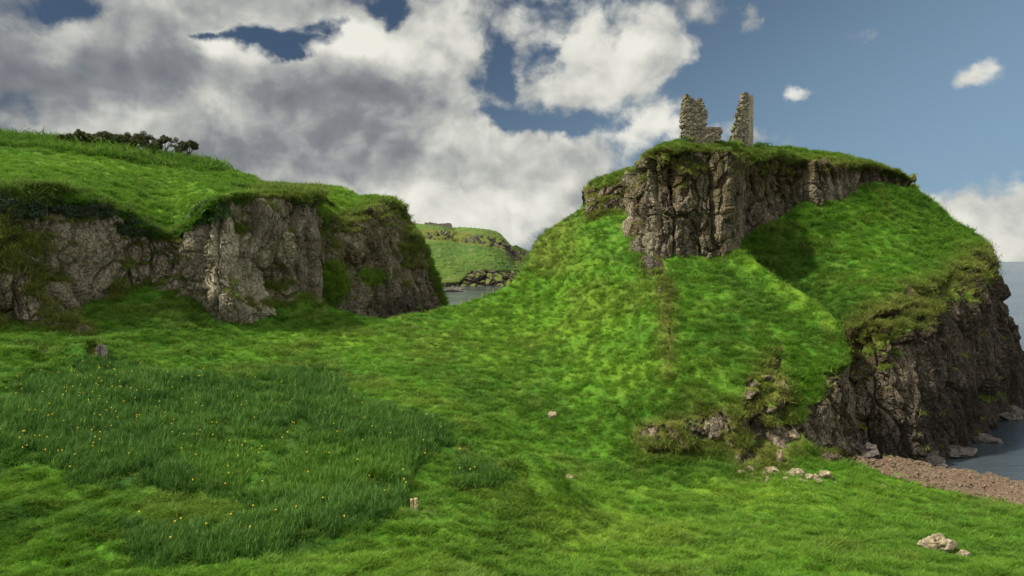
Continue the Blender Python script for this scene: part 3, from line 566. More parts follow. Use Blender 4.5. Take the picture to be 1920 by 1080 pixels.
def grass_mat(name, kind):
    m, g = new_mat(name); pos = gpos(g); T = g.n('ShaderNodeAttribute', attribute_name='tip').outputs['Fac']
    rnd = g.n('ShaderNodeObjectInfo').outputs['Random']; ia = lambda k: g.n('ShaderNodeAttribute', attribute_type='INSTANCER', attribute_name=k).outputs['Fac']
    if kind == 'grass':
        c, n2, n3 = grass_color(g, pos); c = g.mix(ia('dry'), c, g.mix(rnd, (0.20, 0.165, 0.05), (0.11, 0.13, 0.025))); c = g.mix(ia('lite'), c, (0.165, 0.275, 0.022)); c = g.mix(ia('dark'), c, (0.020, 0.062, 0.010))
        c = g.mix(g.m('MULTIPLY', T, .35), c, (0.15, 0.28, 0.03)); c = g.mix(g.ss(rnd, .72, 1.0, 0, .65), c, (0.20, 0.27, 0.05)); c = g.mix(g.ss(rnd, .33, 0.0, 0, .75), c, (0.018, 0.060, 0.008))
    elif kind == 'iris':
        n = g.noise(pos, .12, 3, .6); c = g.mix(g.ss(n, .38, .62), (0.022, 0.074, 0.013), (0.064, 0.158, 0.024)); c = g.mix(g.m('MULTIPLY', rnd, .55), c, (0.018, 0.070, 0.012)); c = g.mix(g.ss(rnd, .8, 1.0, 0, .7), c, (.15, .25, .045)); c = g.mix(ia('dry'), c, (0.085, 0.19, 0.018))
        c = g.mix(g.m('MULTIPLY', g.m('MULTIPLY', T, T), .45), c, (0.13, 0.235, 0.04))
    else:
        c = g.mix(rnd, (0.018, 0.045, 0.010), (0.045, 0.085, 0.016)); c = g.mix(g.m('MULTIPLY', T, .5), c, (0.07, 0.11, 0.025))
    finish(g, c, .55 if kind != 'leaf' else .6, spec=.1, trans=(.4, c)); return m
MG, MI, ML = grass_mat('grass_blades', 'grass'), grass_mat('iris_blades', 'iris'), grass_mat('shrub_leaves', 'leaf')
def proto(name, VFT, mat): V, Fc, T = VFT; return bpy.data.objects.new(name, mesh_from(name, V, Fc, mat, {'tip': T}))
def scatter(name, protos, pts, rot, scl, attrs, label=None, cat=None):
    me = bpy.data.meshes.new(name); me.vertices.add(len(pts)); me.vertices.foreach_set('co', np.asarray(pts, np.float32).reshape(-1))
    a = me.attributes.new('rot', 'FLOAT_VECTOR', 'POINT'); a.data.foreach_set('vector', np.asarray(rot, np.float32).reshape(-1))
    a = me.attributes.new('scl', 'FLOAT', 'POINT'); a.data.foreach_set('value', np.asarray(scl, np.float32))
    for k, v in attrs.items(): a = me.attributes.new(k, 'FLOAT', 'POINT'); a.data.foreach_set('value', np.asarray(v, np.float32))
    a = me.attributes.new('pick', 'INT', 'POINT'); a.data.foreach_set('value', rng.integers(0, len(protos), len(pts)).astype(np.int32))
    o = link(name, me, 'stuff', label, cat)
    nt = bpy.data.node_groups.new(name+'_scatter', 'GeometryNodeTree'); nt.interface.new_socket('Geometry', in_out='INPUT', socket_type='NodeSocketGeometry'); nt.interface.new_socket('Geometry', in_out='OUTPUT', socket_type='NodeSocketGeometry')
    N = nt.nodes; gi, go = N.new('NodeGroupInput'), N.new('NodeGroupOutput'); ip = N.new('GeometryNodeInstanceOnPoints'); gg = N.new('GeometryNodeGeometryToInstance')
    for p in reversed(protos):
        oi = N.new('GeometryNodeObjectInfo'); oi.inputs['Object'].default_value = p; oi.inputs['As Instance'].default_value = True; nt.links.new(oi.outputs['Geometry'], gg.inputs[0])
    def na(k, t): n = N.new('GeometryNodeInputNamedAttribute'); n.data_type = t; n.inputs[0].default_value = k; return n.outputs[0]
    nt.links.new(gi.outputs[0], ip.inputs['Points']); nt.links.new(gg.outputs[0], ip.inputs['Instance']); ip.inputs['Pick Instance'].default_value = True
    nt.links.new(na('pick', 'INT'), ip.inputs['Instance Index'])
    er = N.new('FunctionNodeEulerToRotation'); nt.links.new(na('rot', 'FLOAT_VECTOR'), er.inputs[0]); nt.links.new(er.outputs[0], ip.inputs['Rotation']); nt.links.new(na('scl', 'FLOAT'), ip.inputs['Scale'])
    nt.links.new(ip.outputs[0], go.inputs[0]); md = o.modifiers.new('scatter', 'NODES'); md.node_group = nt; return o

g_protos = [proto('grass_tuft', blades(16, .30, .030, .11, .9, 2, 100+i, .8, .5), MG) for i in range(4)]
i_protos = [proto('iris_clump', blades(10, 1.0, .066, .14, .28, 3, 200+i, 1.4, .4), MI) for i in range(4)]
l_protos = [proto('leaf_clump', leafy(60, .32, .075, 300+i), ML) for i in range(3)]
acc = {k: [] for k in ('p', 'r', 's', 'dry', 'dark', 'lite')}; lacc = {k: [] for k in ('p', 'r', 's')}
DENS = {'ground': 128000, 'headland_slope': 26000, 'castle_rock': 14000, 'hill_shoulder': 1500, 'left_cliff': 17000, 'left_hill': 24000, 'middle_headland': 12000}
for (nm, Q, Nn, px, py, rk, dry, dark, S_, lite) in SCAT:
    n = DENS[nm]; r_, c_ = px.shape
    vis = (px > -400) & (px < 2400) & (py < 1125) & (py > 0); facing = (Nn*(np.array([0, 0, CZ])-Q)).sum(-1)/np.linalg.norm(Q-np.array([0, 0, CZ]), axis=-1) > -.12
    w = vis*facing*np.clip(1-rk*1.8, 0, 1)
    tus = worley(Q/(.95*S_)+.3*fbm(Q, .8, 2)[..., None])[0]; tus = sstep(tus, .75, .25); w = w*(.30+1.4*tus)
    if nm == 'ground': soil = maskA(px, py, Q)['soil']; w = w*np.clip(1-soil*1.5, 0, 1)*(1-.8*step_mask(polysd(px, py, IRIS), 6))
    if nm == 'left_cliff': w = w*.6+.4*vis*sstep(dry, .4, .9)*(rk < .6)
    cum = np.cumsum(w.reshape(-1)); idx = np.searchsorted(cum, rng.random(n)*cum[-1]); i, j = np.minimum(idx//c_, r_-2), np.minimum(idx % c_, c_-2)
    a, b_ = rng.random((2, n, 1)); p = Q[i, j]*(1-a)*(1-b_)+Q[i+1, j]*a*(1-b_)+Q[i, j+1]*(1-a)*b_+Q[i+1, j+1]*a*b_
    nn = Nn[i, j]; tilt = np.clip(1-nn[:, 2], 0, .8); ax = np.arctan2(nn[:, 1], nn[:, 0])
    # lean out from the slope and with the wind
    lean = tilt*.8+.12*rng.normal(size=n); spin = rng.uniform(0, 2*math.pi, n)
    rot = np.stack([-np.sin(ax)*lean+0*spin, np.cos(ax)*lean+.15, spin], -1)
    lump = fbm(p, .7, 2); sc_ = (0.75+.5*rng.random(n))*(1+.5*lump)*(1+.5*dark[i, j])*(1+.5*dry[i, j])*(S_**.7)
    sc_ *= (1+.45*np.clip((p[:, 1]-60)/60, 0, 1))*(.75+.65*tus[i, j])
    if nm == 'castle_rock': sc_ *= .72
    if nm == 'left_hill': sc_ *= 1+1.1*(dark[i, j] > .45)*(proj(p)[0] < 415)*(proj(p)[1] < 322)
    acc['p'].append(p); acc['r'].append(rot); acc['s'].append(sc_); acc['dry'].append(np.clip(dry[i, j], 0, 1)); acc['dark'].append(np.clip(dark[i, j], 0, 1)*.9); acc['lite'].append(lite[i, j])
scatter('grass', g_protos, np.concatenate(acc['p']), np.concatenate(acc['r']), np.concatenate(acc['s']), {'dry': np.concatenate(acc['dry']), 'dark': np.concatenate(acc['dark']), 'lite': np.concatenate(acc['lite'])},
        'lush green tussocky grass covering the meadow, slopes and cliff ledges', 'grass')
# the iris bed
def sample_poly(poly, n, Q=QA):
    x0, y0 = np.min(poly, 0); x1, y1 = np.max(poly, 0); X, Yq = proj(Q[NB:]); sel = polysd(X, Yq, poly) > 0; sel &= X > -60; k = np.argwhere(sel); c = k[rng.integers(0, len(k), n)]
    c = np.minimum(c, np.array(sel.shape)-2); a, b_ = rng.random((2, n, 1)); i, j = c[:, 0]+NB, c[:, 1]
    return Q[i, j]*(1-a)*(1-b_)+Q[i+1, j]*a*(1-b_)+Q[i, j+1]*(1-a)*b_+Q[i+1, j+1]*a*b_
for nm, poly, n, hs in (('iris_bed', IRIS, 17000, 1.0), ('iris_patch', IRIS2, 700, .95)):
    p = sample_poly(poly, n); px, py = proj(p); lit = sstep(polysd(px, py, PALEIN), -25, 20); sd = polysd(px, py, poly)
    keep = (sd > 20*np.abs(fbm(p, .5, 3))*1.6+rng.exponential(2.5, n)-4) & (fbm(p+9, .35, 2) > -.38); p, lit, sd = p[keep], lit[keep], sd[keep]; m_ = len(p)
    wind = .08+.16*fbm(p, .25, 2); rot = np.stack([.08*rng.normal(size=m_), wind+.08*rng.normal(size=m_), rng.uniform(-.6, .6, m_)], -1)
    sc_ = hs*(.78+.4*rng.random(m_))*(1-.28*lit)*(.75+.35*sstep(sd, 0, 30))*(1+.35*fbm(p, .3, 3))
    scatter(nm, i_protos, p, rot, sc_, {'dry': lit*.8+.25*rng.random(m_)*(rng.random(m_) < .3), 'dark': 0*sc_},
            'dense bed of tall dark green sword-leaved iris plants on the left of the meadow' if nm == 'iris_bed' else 'small patch of tall sword-leaved iris plants beside the grassy knoll', 'iris plants')
def flowers():
    m, g = new_mat('iris_petals'); finish(g, g.mix(g.noise(gpos(g), 3, 2), (.80, .46, .02), (.78, .62, .05)), .6)
    ms, g2 = new_mat('iris_stalk'); finish(g2, (.05, .12, .02), .6)
    V = []; Fc = []; pts = np.concatenate([sample_poly([(20, 720), (120, 700), (480, 700), (600, 800), (560, 870), (120, 880), (20, 860)], 75), sample_poly([(110, 690), (260, 720), (250, 790), (110, 760)], 30), sample_poly(IRIS, 85), sample_poly(IRIS2, 4)])
    for p in pts:
        h = rng.uniform(.95, 1.2); c = p+np.array([rng.normal(0, .05)+.15, 0, h]); k0 = rng.uniform(0, 2)
        for k in range(6):                                # three falls and three standards
            a = k0+k*math.pi/3; up = -.35 if k % 2 else .7; L = .062 if k % 2 else .05; d = np.array([math.cos(a), math.sin(a), up]); s_ = np.array([-math.sin(a), math.cos(a), 0])*.026; b0 = len(V)
            V += [c, c+d*L*.6+s_, c+d*L, c+d*L*.6-s_]; Fc.append([b0, b0+1, b0+2, b0+3])
    link('iris_flowers', mesh_from('iris_flowers', V, Fc, m), 'stuff', 'scattered yellow iris flowers standing above the dark leaves of the iris bed', 'flowers')
flowers()

# ------------------------------------------------------------------ cobble beach
def stone_mesh(seed, size, sub=3, angular=.35, mat=None, flat=.7, name='stone'):
    import bmesh
    bm = bmesh.new(); bmesh.ops.create_icosphere(bm, subdivisions=sub, radius=1.0); bm.verts.ensure_lookup_table(); V = np.array([v.co[:] for v in bm.verts]); Fc = np.array([[v.index for v in f.verts] for f in bm.faces]); bm.free()
    r = np.random.default_rng(seed); off = r.uniform(0, 50, 3)
    for _ in range(9):                                    # knock flat faces off the lump
        d = r.normal(size=3); d /= np.linalg.norm(d); lim = r.uniform(.55, .85); x = V@d; V = V-np.where(x > lim, x-lim, 0)[:, None]*d*angular*2.4
    f1, f2, idv = worley(V*1.7+off); V = V*(1+ (.2+.5*angular)*(idv-.5)+.12*fbm(V+off, 2.5, 3)-.12*(1-sstep(f2-f1, 0, .12)))[:, None]
    V = V*np.array(size)*.5*1.1; return mesh_from(name, V, Fc, mat)
def stone_mat(name, a, b_, c):
    m, g = new_mat(name); tc = g.n('ShaderNodeTexCoord').outputs['Object']; n = g.noise(tc, 1.6, 5, .65); n3 = g.noise(tc, 7, 4, .7); rnd = g.n('ShaderNodeObjectInfo').outputs['Random']
    col = g.mix(g.ss(n, .38, .62), a, b_); col = g.mix(g.ss(n3, .53, .66, 0, .8), col, c); col = g.mix(g.m('MULTIPLY', rnd, .35), col, a); finish(g, col, .9, g.m('ADD', n, n3), .12, .8, .15); return m
MSP = stone_mat('pale_lichened_stone', (.13, .10, .062), (.30, .25, .155), (.46, .42, .30)); MSD = stone_mat('dark_basalt_stone', (.05, .042, .036), (.11, .095, .08), (.20, .18, .15))
MSC = stone_mat('beach_cobble', (.080, .054, .034), (.155, .113, .075), (.24, .195, .14))
c_protos = [bpy.data.objects.new('cobble', stone_mesh(400+i, (.52, .42, .30), 2, .25, MSC, name='cobble')) for i in range(6)]
pb = sample_poly(BEACH, 7500); r_ = rng.random(7500); pb[:, 2] += .02+.08*r_
scatter('pebble_beach', c_protos, pb, np.stack([.3*rng.normal(size=7500), .3*rng.normal(size=7500), rng.uniform(0, 6.28, 7500)], -1), .45+.75*rng.random(7500)**2, {}, 'brown cobble beach between the meadow and the dark inlet at right', 'pebble beach')

# ------------------------------------------------------------------ single boulders and stones
def stone(px, py, w, h, label, name='boulder', cat='boulder', mat=None, group=None, seed=None, Y=None, dz=0, dep=None, sub=4, Q=None, ang=.35):
    p = ground_at(px, py, Q) if Y is None else P3(px, py, Y); k = p[1]/F; sw, sh = w*k, h*k
    me = stone_mesh(seed if seed is not None else int(px*7+py), (sw, dep or sw*.8, sh*1.25), sub, ang, mat or MSP, name=name)
    o = link(name, me, None, label, cat, group); o.location = (p[0], p[1]+.15*sw, p[2]+sh*.22+dz); return o
stone(1758, 1034, 57, 38, 'large brown lichened boulder lying in the grass at lower right', seed=5, dep=1.5)
stone(1809, 1046, 26, 15, 'low pale boulder with a split top beside the large lower right boulder', seed=12)
stone(1034, 784, 19, 13, 'lone angular grey stone on the open hillside grass', 'stone', 'stone', seed=3)
stone(1066, 900, 22, 9, 'flat pale stone slab in the grass just right of the knoll', 'stone', 'stone', seed=4)
stone(1657, 914, 13, 6, 'small tan stone alone in the grass below the beach edge', 'stone', 'stone', seed=9, sub=3)
big = [(1408, 886, 15, 8, 'blocky pale stone at the left end of the strewn stone row'), (1447, 889, 24, 9, 'long pale stone with a flat top in the strewn stone row'), (1493, 893, 24, 11, 'reddish pale stone pile piece in the middle of the strewn row'),
       (1518, 897, 14, 7, 'rounded yellowish stone right of the middle of the strewn row'), (1550, 896, 17, 8, 'pointed pale stone at the right end of the strewn stone row')]
for x, y, w, h, lb in big: stone(x, y, w*1.25, h*1.6, lb, 'stone', 'stone', group='stones strewn below the cliff', sub=3, dz=.08)
for k, (x, y, w, h) in enumerate(((1388, 890, 9, 6), (1411, 894, 7, 4), (1394, 889, 7, 5), (1434, 893, 7, 5), (1440, 903, 5, 7), (1472, 900, 8, 5), (1485, 897, 8, 6), (1478, 891, 8, 4), (1503, 891, 8, 7), (1510, 905, 8, 5), (1532, 899, 9, 6), (1536, 906, 8, 6), (1541, 895, 9, 5), (1560, 900, 6, 4), (1567, 909, 5, 3), (1503, 903, 5, 4))):
    stone(x, y, w*1.4, h*1.6, 'small pale stone scattered among the larger stones of the strewn row', 'stone', 'stone', group='small stones of the strewn row', dz=.08, sub=2, seed=k+60)
# outcrops at the foot of the hill
for x, y, w, h, lb in ((1226, 828, 34, 44, 'pale jagged rock outcrop furthest left at the foot of the hill'), (1238, 852, 26, 12, 'low broken rock directly under the leftmost hill foot outcrop'), (1326, 806, 26, 30, 'white speckled rock jutting from the brown turf bank'),
                       (1386, 872, 12, 20, 'narrow upright dark rock at the bottom of the turf bank'), (1462, 862, 15, 24, 'pointed pale rock beside the cleft at the bottom of the bank'), (1417, 800, 22, 44, 'tall fractured rock under the brown turf overhang'),
                       (1488, 818, 24, 20, 'pale slab leaning at the mouth of the grassy cleft'), (1345, 838, 10, 7, 'tiny pale rock in the green bank below the speckled rock')):
    stone(x, y, w, h*.8, lb, 'rock_outcrop', 'rock', mat=MSP if 'pale' in lb or 'white' in lb else MSD, group='rocks at the foot of the hill', ang=.5)
stone(190, 670, 22, 26, 'weathered brown rock poking out of the left grassy bank', 'rock_outcrop', 'rock', mat=MSD, seed=44, ang=.5)
stone(1220, 502, 34, 26, 'dark crumbling rock stump under the corner of the castle rock', 'rock_outcrop', 'rock', mat=MSD, seed=31, ang=.5)
# rocks at the water's edge
for x, y, Y, w, h, lb in ((1632, 852, 75.5, 46, 22, 'angular brown slab leaning against the foot of the sea cliff'), (1745, 868, 80, 60, 20, 'long dark shore rock at the head of the inlet'), (1800, 858, 84, 80, 24, 'broad flat brown ledge washed by the inlet'),
                          (1850, 835, 91, 60, 20, 'dark wet rock in the inlet beyond the broad ledge'), (1895, 790, 104, 60, 26, 'dark rock under the far end of the sea cliff'), (1772, 878, 77, 16, 8, 'small black rock standing in the water off the beach')):
    stone(x, y, w, h, lb, 'shore_rock', 'rock', mat=MSD, group='rocks along the inlet', Y=Y, ang=.5)
stone(848, 548, 46, 12, 'low dark skerry lying in the grey water of the far bay', 'skerry', 'rock', mat=MSD, Y=545, ang=.4, dep=14)

# ------------------------------------------------------------------ posts
def tube(pts, rad, n=8):
    V = []; Fc = []; pts = np.array(pts, float)
    for k, p in enumerate(pts):
        d = pts[min(k+1, len(pts)-1)]-pts[max(k-1, 0)]; d /= np.linalg.norm(d); u = np.cross(d, [0, 1, .3]); u /= np.linalg.norm(u); v = np.cross(d, u)
        for j in range(n): a = 2*math.pi*j/n; V.append(p+rad[k]*(u*math.cos(a)+v*math.sin(a)))
        if k:
            for j in range(n): q = (k-1)*n; Fc.append([q+j, q+(j+1) % n, q+n+(j+1) % n, q+n+j])
    b0 = len(V); V.append(pts[-1]+(pts[-1]-pts[-2])*1e-3)
    for j in range(n): Fc.append([b0-n+j, b0-n+(j+1) % n, b0, b0])
    return V, [f if f[2] != f[3] else f for f in Fc]
def mesh_poly(name, V, Fc, mat):
    me = bpy.data.meshes.new(name); me.from_pydata([tuple(map(float, v)) for v in V], [], [tuple(dict.fromkeys(f)) for f in Fc]); me.materials.append(mat); return me
m_, g_ = new_mat('weathered_post'); n_ = g_.noise(g_.n('ShaderNodeTexCoord').outputs['Object'], 9, 4, .7)
finish(g_, g_.mix(g_.ss(n_, .4, .6), (.22, .15, .08), (.46, .38, .22)), .9, n_, .03, .8); MP = m_
def box_rough(w, d, h, seed):
    r = np.random.default_rng(seed); V = []; Fc = []; n = 8
    for k in range(n+1):
        for (x, y) in ((-1, -1), (0, -1.05), (1, -1), (1.05, 0), (1, 1), (0, 1.05), (-1, 1), (-1.05, 0)): V.append([x*w/2*(1+.12*r.normal()), y*d/2*(1+.1*r.normal()), k*h/n])
        if k:
            for j in range(8): q = (k-1)*8; Fc.append([q+j, q+(j+1) % 8, q+8+(j+1) % 8, q+8+j])
    b0 = len(V); V.append([0, 0, h*1.03]); Fc += [[b0-8+j, b0-8+(j+1) % 8, b0, b0] for j in range(8)]
    return V, Fc
p = ground_at(776, 962); e = bpy.data.objects.new('gate_post', None); sc.collection.objects.link(e); e.location = p; e['label'] = 'short pair of lichened posts at the end of the iris bed'; e['category'] = 'post'
for dx, h, w in ((-.12, .93, .17), (.14, .98, .22)):
    V, Fc = box_rough(w, .2, h+.3, int(h*100)); o = link('post', mesh_poly('post', V, Fc, MP), parent=e); o.location = (dx, 0, -.3)
for k, (x, y, h, lb) in enumerate(((865, 566, .5, 'leftmost short thin stake on the saddle against the water'), (879, 562, .6, 'second short stake on the saddle, close to the leftmost one'), (903, 556, .75, 'third stake on the saddle against the bay water'), (923, 549, .75, 'rightmost thin stake on the saddle where the hill begins'))):
    V, Fc = box_rough(.09, .09, h+.3, k); p = ground_at(x, y); o = link('stake', mesh_poly('stake', V, Fc, MP), None, lb, 'stake', 'stakes along the saddle'); o.location = p-np.array([0, 0, .3])

# ------------------------------------------------------------------ castle ruins: rubble masonry
def masonry_mat(name, smooth=False):
    m, g = new_mat(name); tc = g.n('ShaderNodeTexCoord').outputs['Object']; v = g.n('ShaderNodeAttribute', attribute_name='tone').outputs['Fac']
    n = g.noise(tc, 1.1, 4, .6); n3 = g.noise(tc, 8, 4, .7); c = g.mix(v, (.045, .037, .029), (.215, .185, .135)); c = g.mix(g.ss(n, .45, .65, 0, .5), c, (.16, .15, .07)); c = g.mix(g.ss(n3, .55, .66, 0, .5), c, (.36, .32, .24))
    finish(g, c, .95, g.m('ADD', n3, n), .08, .8, .1); return m
MM = masonry_mat('rubble_masonry')
m_, g_ = new_mat('dressed_wall_face'); tc_ = g_.n('ShaderNodeTexCoord').outputs['Object']; n_ = g_.noise(g_.vm('MULTIPLY', tc_, (2.5, 2.5, .5)), 1.2, 5, .65); n2_ = g_.noise(tc_, 5, 4, .7)
c_ = g_.mix(g_.ss(n_, .38, .62), (.15, .13, .09), (.27, .24, .165)); c_ = g_.mix(g_.ss(n2_, .54, .66, 0, .6), c_, (.48, .44, .32)); finish(g_, c_, .95, n2_, .08, .8, .1); MW = m_
def block(c, h, ang, r):
    V = []
    for z in (-1, 1):
        for x, y in ((-1, -1), (1, -1), (1, 1), (-1, 1)): q = np.array([x*h[0], y*h[1], z*h[2]])*(1-.22*r.random(3)); q[:2] = [q[0]*math.cos(ang)-q[1]*math.sin(ang), q[0]*math.sin(ang)+q[1]*math.cos(ang)]; V.append(c+q)
    return V, [[0, 3, 2, 1], [4, 5, 6, 7], [0, 1, 5, 4], [1, 2, 6, 5], [2, 3, 7, 6], [3, 0, 4, 7]]
def inside(x, z, poly): return polysd(np.array([x]), np.array([z]), poly)[0]
def rubble(poly, th, seed, cell=.34):
    r = np.random.default_rng(seed); q = np.array(poly); x0, z0 = q.min(0); x1, z1 = q.max(0); V = []; Fc = []; T = []; z = z0
    while z < z1+.1:
        hh = cell*r.uniform(.55, .9)
        x = x0-r.random()*.3
        while x < x1+.2:
            ww = cell*r.uniform(.7, 1.5)
            for yk in np.linspace(-th/2+.15, th/2-.15, max(2, int(th/.36))):
                sd = inside(x+ww/2, z+hh/2, poly)
                if sd > -.06 and not (sd < .12 and r.random() < .25):
                    out = r.uniform(-.02, .10) if abs(yk) > th/2-.3 else 0
                    c = np.array([x+ww/2, yk+math.copysign(out, yk), z+hh/2]); v, f = block(c, (ww*.54, .25, hh*.54), r.normal(0, .12), r); b0 = len(V); V += v; Fc += [[b0+t for t in ff] for ff in f]; T += [r.choice([r.uniform(0, .2), r.uniform(.25, .6), r.uniform(.6, 1)], p=[.35, .4, .25])]*8
            x += ww*.96
        z += hh*.95
    return V, Fc, T
def ruin_poly(px, base, pts, Y):                          # outline read off in metres: x from px, z above the foot
    return [((x-px)/F*Y, (base-y)/F*Y) for x, y in pts]
def turf(parent, spots, name='turf_cap'):
    for k, (x, y, z, r_) in enumerate(spots):
        v, f, t = leafy(260, r_, .08, 900+k, .5); link(name, mesh_from(name, v, f, MT, {'tip': t}), parent=parent).location = (x, y, z)
m_, g_ = new_mat('wall_top_turf'); t_ = g_.n('ShaderNodeAttribute', attribute_name='tip').outputs['Fac']; finish(g_, g_.mix(t_, (.05, .11, .015), (.13, .17, .03)), .8, trans=(.3, (.1, .18, .02, 1))); MT = m_
Y1 = 99.3; p = P3(1300, 268, Y1)
left = ruin_poly(1300, 268, [(1281, 275), (1279, 240), (1278, 215), (1280, 196), (1281, 181), (1286, 179), (1290, 184), (1296, 189), (1302, 192), (1303, 187), (1312, 186), (1315, 192), (1315, 199), (1319, 206), (1321, 214), (1323, 219), (1320, 225), (1321, 239), (1345, 240), (1351, 245), (1348, 252), (1346, 262), (1330, 275)], Y1)
V, Fc, T = rubble(left, 1.5, 3); e1_ = link('castle_ruin', mesh_from('castle_ruin', V, Fc, MM, {'tone': T}), None, 'left ruined castle wall with notched top and low stub at its right', 'castle ruin', 'castle gate ruins'); e1_.location = p; e1_.rotation_euler = (0, 0, R(4))
turf(e1_, [(-.75, -.3, 5.5, .28), (-.45, -.4, 5.3, .22), (1.9, -.2, 2.0, .2), (-1.2, -.8, .5, .6), (-.5, -.9, .3, .5)])
Y2 = 107.6; p = P3(1390, 277, Y2)
rpoly = ruin_poly(1390, 277, [(1362, 292), (1364, 276), (1370, 262), (1374, 252), (1374, 240), (1381, 228), (1380, 220), (1384, 211), (1387, 200), (1387, 190), (1391, 187), (1393, 176), (1399, 176), (1400, 292)], Y2)
e2_ = bpy.data.objects.new('castle_ruin', None); sc.collection.objects.link(e2_); e2_.location = p; e2_['label'] = 'tall narrow right castle ruin with straight smooth right face and stepped left edge'; e2_['category'] = 'castle ruin'; e2_['group'] = 'castle gate ruins'
V, Fc, T = rubble(rpoly, 1.3, 5); ru = link('rubble_core', mesh_from('rubble_core', V, Fc, MM, {'tone': T}), parent=e2_); ru.rotation_euler = (0, 0, R(8))
a2 = math.radians(40); L = 2.0; V = []; Fc = []; T = []; r2 = np.random.default_rng(8); h2 = 101/F*Y2
nz_, nx_ = 26, 8
for side in (0, 1):
    for i in range(nz_+1):
        for j in range(nx_+1):
            u = j/nx_*L; z = i/nz_*(h2-(.25 if j in (0,) else 0)-.12*r2.random()*(i == nz_))-1.4*(1-i/nz_); th = side*.85; V.append([.45+u*math.cos(a2)-th*math.sin(a2)+.02*r2.normal(), -.55+u*math.sin(a2)+th*math.cos(a2)+.02*r2.normal(), z])
n_s = (nz_+1)*(nx_+1)
for sd_ in (0, 1):
    for i in range(nz_):
        for j in range(nx_): q = sd_*n_s+i*(nx_+1)+j; Fc.append([q, q+1, q+nx_+2, q+nx_+1])
for i in range(nz_):
    for j in (0, nx_): q = i*(nx_+1)+j; Fc.append([q, q+nx_+1, q+nx_+1+n_s, q+n_s])
for j in range(nx_): q = nz_*(nx_+1)+j; Fc.append([q, q+1, q+1+n_s, q+n_s])
link('wall_face', mesh_from('wall_face', V, Fc, MW), parent=e2_)
turf(e2_, [(.45, 0, h2, .18), (-.62, -.5, 5.4, .22), (-.95, -.5, 3.3, .35), (-.7, -.6, 3.8, .3), (-1.1, -.5, 2.7, .3), (.2, -.7, 5.6, .12)])

# ------------------------------------------------------------------ far drystone wall on the headland
def far_wall():
    V = []; Fc = []; r = np.random.default_rng(2); n = 26; A = P3(795, 423, 800); B = P3(848, 425, 790)
    for k in range(n+1):
        f = k/n; c = A*(1-f)+B*f; h = 3.2+1.2*math.sin(f*9)*.4+r.normal()*.35 if .02 < f < .98 else 1.2
        for dy, dz in ((-.8, -3), (-.6, h), (.6, h*.97), (.8, -3)): V.append(c+np.array([0, dy, dz]))
        if k:
            for j in range(3): q = (k-1)*4; Fc.append([q+j, q+4+j, q+5+j, q+1+j])
    Fc += [[0, 1, 2, 3], [4*n+3, 4*n+2, 4*n+1, 4*n]]
    link('stone_wall', mesh_poly('stone_wall', V, Fc, MSD), None, 'long low dark stone wall on top of the far headland', 'stone wall')
far_wall()

# ------------------------------------------------------------------ windswept trees on the skyline and shrubs
m_, g_ = new_mat('tree_leaves'); t_ = g_.n('ShaderNodeAttribute', attribute_name='tip').outputs['Fac']
c_ = g_.mix(t_, (.022, .034, .010), (.065, .075, .020)); c_ = g_.mix(g_.ss(g_.noise(gpos(g_), .8, 3), .5, .65, 0, .6), c_, (.085, .060, .030)); finish(g_, c_, .6, trans=(.25, c_)); MTL = m_
m_, g_ = new_mat('tree_bark'); finish(g_, (.055, .045, .035), .9); MB_ = m_
def surf_at(Q, px, py): x, y = proj(Q); d = (x-px)**2+(y-py)**2; return Q[np.unravel_index(np.argmin(d), d.shape)].copy()
QG = [t for t in SCAT if t[0] == 'left_hill'][0][1]
def tree(x0, x1, ytop, ybase, sparse, label, seed):
    r = np.random.default_rng(seed); b_ = surf_at(QG, (x0+x1)/2, ybase); k = b_[1]/F; W = (x1-x0)*k; H = (ybase-ytop)*k*1.0
    e = bpy.data.objects.new('windswept_tree', None); sc.collection.objects.link(e); e.location = b_; e['label'] = label; e['category'] = 'tree'; e['group'] = 'windswept trees on the left skyline'
    V, Fc = tube([(0, 0, -.4), (-.05*W, 0, H*.2), (.02*W, .1, H*.42)], [.16, .12, .09]); lim = []
    for j in range(9):
        f = (j+.5)/9-.5; tip = np.array([f*W*.9, r.normal(0, .4), H*(.62+.25*(1-(2*f)**2)+.08*r.normal())]); st = np.array([(.02-.05*r.random())*W, .05, H*(.18+.2*r.random())]); mid = st*.45+tip*.55+np.array([0, 0, -.12*H]); v, f_ = tube([st, mid, tip], [.085, .055, .022], 6); b0 = len(V); V += v; Fc += [[t+b0 for t in ff] for ff in f_]; lim += [tip, mid*.3+tip*.7]
    tr = link('trunk', mesh_poly('trunk', V, Fc, MB_), parent=e)
    V = []; Fc = []; T = []; nb = int((14 if sparse else 34)+W*(6 if sparse else 12))
    for j in range(nb):
        if sparse or r.random() < .35: c = lim[r.integers(len(lim))]+r.normal(0, .22, 3)
        else: f = r.uniform(-.48, .48); c = np.array([f*W, r.normal(0, .5), H*(.26+.58*(1-(2*f)**2)*r.uniform(.3, 1)+.05*r.normal())])
        rr = r.uniform(.30, .55)*(.85 if sparse else 1.15); v, f_, t = leafy(int(150*rr/.4), rr, .10, seed*100+j, .8); b0 = len(V); V += list(v+c+np.array([.12*c[2], 0, 0])); Fc += [list(ff+b0) for ff in f_]; T += list(t)
    link('crown', mesh_from('crown', V, Fc, MTL, {'tip': T}), parent=e)
